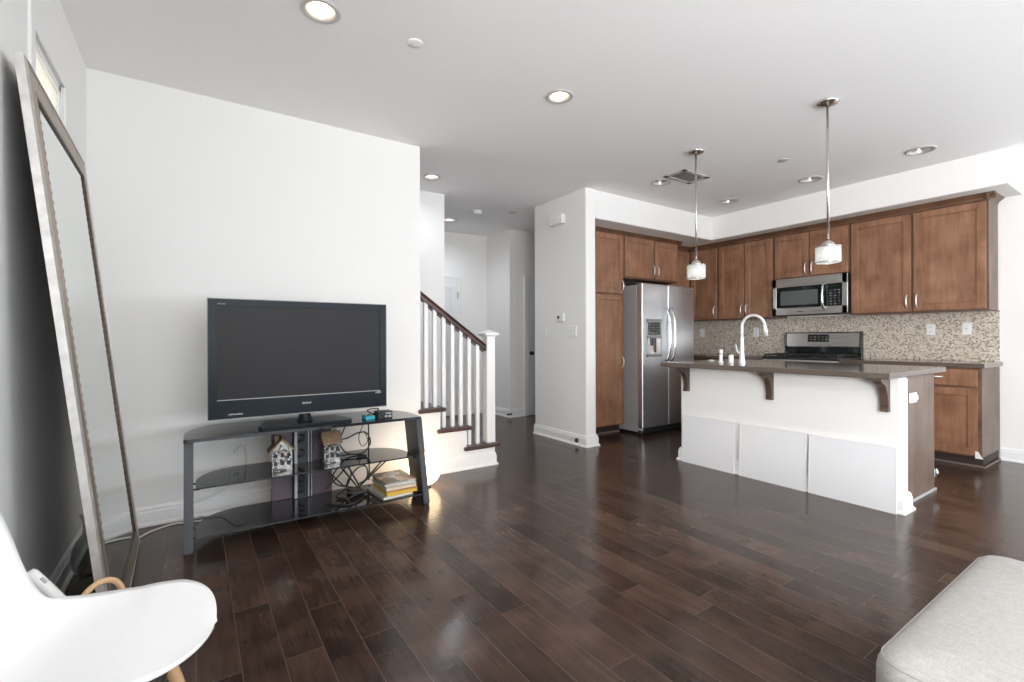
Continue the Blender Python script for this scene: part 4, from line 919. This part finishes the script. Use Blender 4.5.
def book(name, x0, x1, y0, y1, z0, th, rot, cov, label, pag='paper', cat='magazine'):
    g = thing(name, label, cat, ((x0 + x1) / 2, (y0 + y1) / 2, z0), 'magazines and books on the bottom shelf')
    R_ = Matrix.Translation(((x0 + x1) / 2, (y0 + y1) / 2, 0)) @ Matrix.Rotation(math.radians(rot), 4, 'Z') @ Matrix.Translation((-(x0 + x1) / 2, -(y0 + y1) / 2, 0))
    mb = MB(); mb.box(x0, x1, y0, y1, z0, z0 + .0022); mb.box(x0, x1, y0, y1, z0 + th - .0022, z0 + th); mb.box(x0, x0 + .002, y0, y1, z0, z0 + th); mb.xf(R_).build('cover', cov, g)
    MB().box(x0 + .002, x1 - .004, y0 + .004, y1 - .004, z0 + .002, z0 + th - .002).xf(R_).build('pages', pag, g)
zz = .081
for th, cov, rot, dx, lab, pag in ((.016, 'grey', 6, -.02, 'grey covered book at the bottom of the pile', 'paper'), (.020, 'ye', 1, .02, 'yellow book in the pile, second from the bottom', 'ye'),
                              (.010, 'orange', -1, .018, 'thin orange brown book above the yellow one', 'orange'), (.016, 'cream', 2, .012, 'cream book in the middle of the pile', 'cream'),
                              (.008, 'orange', 0, .015, 'thin brown book under the pale teal magazine', 'paper'), (.012, 'tealc', -2, .012, 'pale teal magazine near the top of the pile', 'paper'),
                              (.008, 'cover', 3, .008, 'magazine with brown patterned cover on top of the pile', 'paper')):
    th *= 1.15; book('magazine', 1.035 + dx, 1.252 + dx, 3.070, 3.350, zz, th, rot, cov, lab, pag); zz += th + .0003
g = thing('router', 'black box with sticking out antennas among the cables on the bottom shelf', 'router', (.93, 3.30, .081))
MB().box(.872, .968, 3.24, 3.38, .081, .112, .008, seg=2).build('case', 'black', g)
for p, q in (((.945, 3.36, .11), (.834, 3.34, .262)), ((.955, 3.33, .11), (.874, 3.32, .268)), ((.89, 3.26, .11), (.815, 3.22, .125)), ((.962, 3.37, .11), (1.165, 3.42, .275)), ((.962, 3.375, .105), (1.20, 3.43, .265))):
    MB().tube([p, ((p[0] * 3 + q[0]) / 4, (p[1] * 3 + q[1]) / 4, (p[2] * 3 + q[2]) / 4), q], [.004, .006, .0055], 8).build('antenna', 'black', g)
def cable(pts, label, r=.0052, mt='cable'):
    tag(MB().tube(smooth_path(pts, 9), r, 7).build('cable', mt), label, 'cable', 'loose cables on the stand')
cable([(.965, 3.56, .575), (.90, 3.53, .50), (.86, 3.50, .40), (.90, 3.44, .335), (1.0, 3.42, .33), (1.06, 3.44, .39), (1.04, 3.46, .46), (.98, 3.46, .47), (.90, 3.46, .44), (.84, 3.44, .44), (.805, 3.42, .45)], 'black cable making a wide loop above the middle shelf')
cable([(1.10, 3.62, .57), (1.10, 3.61, .45), (1.10, 3.61, .32), (1.10, 3.60, .20), (1.09, 3.56, .12)], 'black cable hanging straight down behind the shelves')
cable([(1.09, 3.59, .57), (1.04, 3.56, .50), (1.0, 3.52, .42), (1.02, 3.50, .36), (1.06, 3.50, .40), (1.03, 3.5, .47)], 'thin black cable twisted behind the wide loop', .003)
cable([(.73, 3.36, .13), (.82, 3.38, .20), (.92, 3.42, .27), (1.02, 3.42, .23), (1.02, 3.40, .15), (.95, 3.38, .12)], 'black cable arching over the router')
cable([(.74, 3.30, .26), (.80, 3.34, .19), (.86, 3.36, .13), (.88, 3.33, .19), (.95, 3.37, .24), (1.03, 3.44, .22), (1.05, 3.44, .12)], 'black cable crossing in front of the dark back panel')
cable([(.81, 3.42, .33), (.88, 3.40, .336), (.95, 3.38, .334), (1.0, 3.34, .326), (.93, 3.32, .325)], 'black cable lying on the middle shelf')
cable([(.715, 3.18, .086), (.76, 3.13, .086), (.82, 3.10, .086), (.90, 3.14, .086), (.95, 3.22, .09), (1.0, 3.30, .10)], 'black cable curled on the bottom shelf in front of the router')
cable([(.90, 3.30, .13), (.80, 3.32, .16), (.77, 3.33, .22), (.84, 3.36, .28), (.90, 3.36, .22), (.86, 3.34, .12), (.78, 3.28, .095), (.84, 3.22, .088), (.92, 3.24, .10)], 'black cable coiled around the router')
cable([(.015, 3.40, .087), (.06, 3.36, .085), (.13, 3.33, .085), (.17, 3.20, .085), (.20, 3.13, .085), (.26, 3.14, .085)], 'thin cable lying on the left of the bottom shelf', .002, 'stand')
g = thing('teal_box', 'small teal plastic box on top of the stand right of the television', 'box', (.985, 3.23, TZ))
MB().box(.955, 1.02, 3.195, 3.295, TZ, TZ + .026, .004).xf(Matrix.Identity(4)).build('case', 'teal', g)
MB().box(.962, 1.012, 3.21, 3.28, TZ + .026, TZ + .028, .001).build('lid', 'display', g)
g = thing('adapter_box', 'black boxy gadget with pale label next to the teal box', 'gadget', (1.085, 3.23, TZ))
MB().box(1.035, 1.14, 3.19, 3.27, TZ, TZ + .05, .004).build('case', 'black', g)
mb = MB(); mb.box(1.085, 1.10, 3.188, 3.191, TZ + .008, TZ + .022); mb.box(1.108, 1.130, 3.188, 3.191, TZ + .008, TZ + .022); mb.box(1.09, 1.13, 3.188, 3.191, TZ + .031, TZ + .040); mb.build('label_sticker', 'grey', g)
tag(MB().tube(smooth_path([(1.035, 3.25, TZ + .02), (1.02, 3.30, TZ + .03), (1.0, 3.31, TZ + .05), (1.04, 3.29, TZ + .06), (1.07, 3.28, TZ + .055), (1.04, 3.31, TZ + .02), (1.0, 3.33, TZ + .006)]), .004, 7).build('cable', 'cable'), 'short black cord bunched behind the teal box', 'cable')
# glowing globe on the floor
g = thing('globe_lamp', 'glowing round white globe lamp on the floor behind the stand', 'lamp', (1.478, 3.425, 0))
MB().lathe([(0, 0), (.05, 0), (.05, .010), (.042, .018), (0, .018)], (1.478, 3.425, 0), 28).build('base', 'black', g)
MB().lathe([(.124 * math.sin(math.pi * i / 24), .136 - .124 * math.cos(math.pi * i / 24)) for i in range(25)], (1.478, 3.425, 0), 40).build('globe', 'globe', g)

# ------------------------------------------------------------------ leaning mirror
mg = thing('floor_mirror', 'tall champagne silver framed mirror leaning on the left wall', 'mirror', (-.25, 2.78, 0))
Hm, Wm = 2.11, 1.175
Bn, Bf = Vector((-.239, 2.20, .003)), Vector((-.262, 3.375, .003))
ua = (Bf - Bn).normalized(); ub = Vector((-.230, 0, 2.105)); ub = (ub - ua * ub.dot(ua)).normalized(); un = ub.cross(ua).normalized()
if un.x < 0: un = -un
MM = Matrix.Identity(4)
for i in range(3): MM[i][0], MM[i][1], MM[i][2], MM[i][3] = ua[i], ub[i], un[i], Bn[i]
def mframe(o0, o1, c0, c1, bev=.003):
    """rectangular ring from inset o0 to inset o1, height c0..c1 above the mirror plane"""
    t = bmesh.new(); R = []
    for o, c in ((o0, c0), (o0, c1[0]), (o1, c1[1]), (o1, c0)):
        R.append([t.verts.new(p) for p in ((o, o, c), (Wm - o, o, c), (Wm - o, Hm - o, c), (o, Hm - o, c))])
    for k in range(4):
        A, B = R[k], R[(k + 1) % 4]
        for i in range(4): t.faces.new((A[i], A[(i + 1) % 4], B[(i + 1) % 4], B[i]))
    bmesh.ops.recalc_face_normals(t, faces=t.faces); return t
mb = MB(); mb._merge(mframe(.006, .100, -.024, (0, .002)))
mb._merge(mframe(.088, .100, -.02, (.004, .002)))
mb.xf(MM).build('frame', 'bronze', mg)
mb = MB(); mb._merge(mframe(0, .012, -.026, (-.002, .004))); mb.xf(MM).build('frame_edge', 'silver', mg)['label'] = 'bright silver outer edge of the frame'
mb = MB()
for o in (.104,):
    P = []
    for a, b, n in (((o, o), (Wm - o, o), 60), ((Wm - o, o), (Wm - o, Hm - o), 110), ((Wm - o, Hm - o), (o, Hm - o), 60), ((o, Hm - o), (o, o), 110)):
        for i in range(n): P.append((a[0] + (b[0] - a[0]) * i / n, a[1] + (b[1] - a[1]) * i / n, -.002))
    mb.tube(P, [.0055 if i % 2 else .0032 for i in range(len(P))], 6, closed=True)
mb.xf(MM).build('beading', 'bead', mg)
MB().box(.09, Wm - .09, .09, Hm - .09, -.009, -.005).xf(MM).build('mirror_glass', 'mirror', mg)
MB().box(.02, Wm - .02, .02, Hm - .02, -.0255, -.012).xf(MM).build('backing', 'black', mg)

# ------------------------------------------------------------------ small things by the left wall
v = (-.438, 3.06, 0)
prof = [(0, .004), (.030, .004), (.040, .015), (.056, .05), (.062, .09), (.058, .135), (.040, .178), (.021, .205), (.016, .228), (.019, .27), (.030, .305)]
inner = [(r - .0025 if r > .003 else 0, z + (.004 if z < .02 else 0)) for r, z in prof][::-1]
tag(MB().lathe([(0, 0), (.028, 0)] + prof[2:], v, 36).build('glass_vase', 'smoke'), 'smoky glass bottle vase standing between the mirror and the left wall', 'vase')
g = thing('wicker_basket', 'wicker basket with looped rope handle behind the white chair', 'basket', (-.26, 1.955, 0))
MB().lathe([(0, .002), (.10, .002), (.122, .04), (.128, .12), (.122, .20), (.128, .225), (.122, .23), (.114, .20), (.112, .05), (0, .012)], (-.26, 1.955, 0), 40, wob=lambda u: .012 * math.sin(u * 2 * math.pi * 20)).build('body', 'wicker', g)
MB().tube(smooth_path([(-.290, 1.845, .20), (-.294, 1.845, .32), (-.274, 1.86, .392), (-.236, 1.89, .412), (-.200, 1.90, .392), (-.182, 1.90, .32), (-.190, 1.90, .20)]), .0085, 10).build('handle', 'rope', g)
g = thing('white_wand', 'white plastic wand with grey tip sticking out of the basket by the wall', 'wand', (-.33, 2.0, .3))
p, q = Vector((-.428, 2.050, .430)), Vector((-.30, 1.99, .27)); dd = (q - p)
MB().tube([p, p + dd * .06, p + dd * .3, p + dd], [.011, .0155, .016, .013], 16).build('grip', 'white', g)
MB().tube([p + dd * .16 + Vector((.009, -.010, .005)), p + dd * .26 + Vector((.009, -.010, .005))], .005, 10).build('button', 'grey2', g)
MB().tube([q, q + dd * .5], [.012, .010], 12).build('shaft', 'black', g)

# ------------------------------------------------------------------ shell chair
ch = thing('shell_chair', 'white moulded shell chair with wooden legs in the corner by the mirror', 'chair', (-.20, 1.44, 0))
def shell():
    """seat shell: v runs from the front lip back and up the backrest, u across"""
    # along the centre line: x (forward +), z, half width
    cx = [(.242 - .140 * (1 - math.cos(math.radians(q))), .424 + .016 * math.sin(math.radians(q)), .234 * math.sin(math.radians(q)) ** .92) for q in (3, 9, 16, 24, 33, 43, 54, 66, 78)] + [(.08, .440, .236), (.03, .436, .240), (-.045, .431, .236), (-.105, .432, .221), (-.152, .446, .200), (-.186, .490, .172), (-.210, .57, .158), (-.230, .66, .158), (-.246, .74, .150), (-.255, .795, .12), (-.259, .815, .07)]
    P = smooth_path([Vector((a, b, c)) for a, b, c in cx], 4); nu = 24
    t = bmesh.new(); rows = []
    for i, p in enumerate(P):
        d = (P[min(i + 1, len(P) - 1)] - P[max(i - 1, 0)]); d.z, d.y = 0, d.y
        nn = Vector((d.y, 0, -d.x)); nn = nn.normalized() if nn.length > 1e-6 else Vector((0, 0, 1))   # up/front normal in x-z
        f = i / (len(P) - 1); row = []
        lift = .002 + .008 * min(1, f / .4) + .030 * min(1, max(0, (f - .52) / .15)) * (1 - max(0, (f - .75) / .25))
        for k in range(nu + 1):
            s = -1 + 2 * k / nu
            e = abs(s) ** 2.6 * lift
            row.append(t.verts.new((p.x + nn.x * e, s * p.z, p.y + nn.z * e)))
        rows.append(row)
    for A, B in zip(rows[:-1], rows[1:]):
        for k in range(nu): t.faces.new((A[k], A[k + 1], B[k + 1], B[k]))
    bmesh.ops.recalc_face_normals(t, faces=t.faces)
    g_ = bmesh.ops.solidify(t, geom=t.faces[:], thickness=.007)
    return t
CH = Matrix.Translation((-.200, 1.455, 0)) @ Matrix.Rotation(math.radians(-8), 4, 'Z')
mb = MB(); mb._merge(shell(), 0, True); sh_o = mb.xf(CH).build('seat_shell', 'shell', ch)
for sx, sy in ((1, 1), (1, -1), (-1, 1), (-1, -1)):
    MB().tube([(sx * .085, sy * .110, .418), (sx * .135, sy * .15, .22), (sx * .185, sy * .190, .0)], [.014, .016, .011], 12).xf(CH).build('leg', 'beech', ch)
mb = MB()
for a, b in (((.085, .110), (-.085, -.110)), ((.085, -.110), (-.085, .110))): mb.tube([(a[0], a[1], .41), (a[0] * .5, a[1] * .5, .405), (b[0], b[1], .41)], .006, 8)
for a, b in (((.122, .140, .27), (.122, -.140, .27)), ((-.122, .140, .27), (-.122, -.140, .27)), ((.122, .140, .27), (-.122, .140, .27)), ((.122, -.140, .27), (-.122, -.140, .27)), ((.115, .134, .30), (0, 0, .17)), ((.115, -.134, .30), (0, 0, .17)), ((-.115, .134, .30), (0, 0, .17)), ((-.115, -.134, .30), (0, 0, .17))): mb.tube([a, b], .004, 8)
mb.xf(CH).build('wire_brace', 'black', ch)
# ------------------------------------------------------------------ ottoman
ot = thing('ottoman', 'large oatmeal fabric ottoman in the near right corner', 'ottoman', (1.79, -.05, 0))
def rounded_block(x0, x1, y0, y1, R, levels, seg=10):
    """stack of rounded-rectangle rings: levels are (inset, z); closed top and bottom"""
    t = bmesh.new(); rings = []
    for ins, z in levels:
        r = max(.012, R - ins * .8); ring = []
        for cx, cy, a0 in ((x1 - ins - r, y1 - ins - r, 0), (x0 + ins + r, y1 - ins - r, 90), (x0 + ins + r, y0 + ins + r, 180), (x1 - ins - r, y0 + ins + r, 270)):
            for i in range(seg + 1):
                a = math.radians(a0 + 90 * i / seg); ring.append(t.verts.new((cx + r * math.cos(a), cy + r * math.sin(a), z)))
        rings.append(ring)
    n = len(rings[0])
    for A, B in zip(rings[:-1], rings[1:]):
        for k in range(n): t.faces.new((A[k], A[(k + 1) % n], B[(k + 1) % n], B[k]))
    t.faces.new(rings[0][::-1]); t.faces.new(rings[-1])
    bmesh.ops.recalc_face_normals(t, faces=t.faces); return t
mb = MB(); mb._merge(rounded_block(1.300, 2.268, -.55, .458, .075, [(.02, .262), (.004, .272), (0, .29), (0, .365), (.003, .382), (.011, .399), (.025, .412), (.045, .4195), (.09, .428), (.16, .432), (.26, .435), (.38, .437), (.45, .4375)]), 0, True); cu = mb.build('cushion', 'fabric', ot)
t = rounded_block(1.300, 2.268, -.55, .458, .075, [(.010, .398), (.010, .399)]); pth = [v.co.copy() for v in t.verts][:44]; t.free()
MB().tube([p + Vector((0, 0, .001)) for p in pth], .0013, 6, closed=True).build('piping', 'fabric', cu)
mb = MB(); mb._merge(rounded_block(1.325, 2.258, -.54, .448, .10, [(.01, .10), (0, .11), (0, .255), (.01, .265)]), 0, True); mb.build('base', 'fabric', ot)
for x, y in ((1.40, .35), (2.17, .35), (1.40, -.45), (2.17, -.45)): MB().lathe([(0, 0), (.018, 0), (.026, .105), (0, .105)], (x, y, 0), 18).build('leg', 'kick', ot)
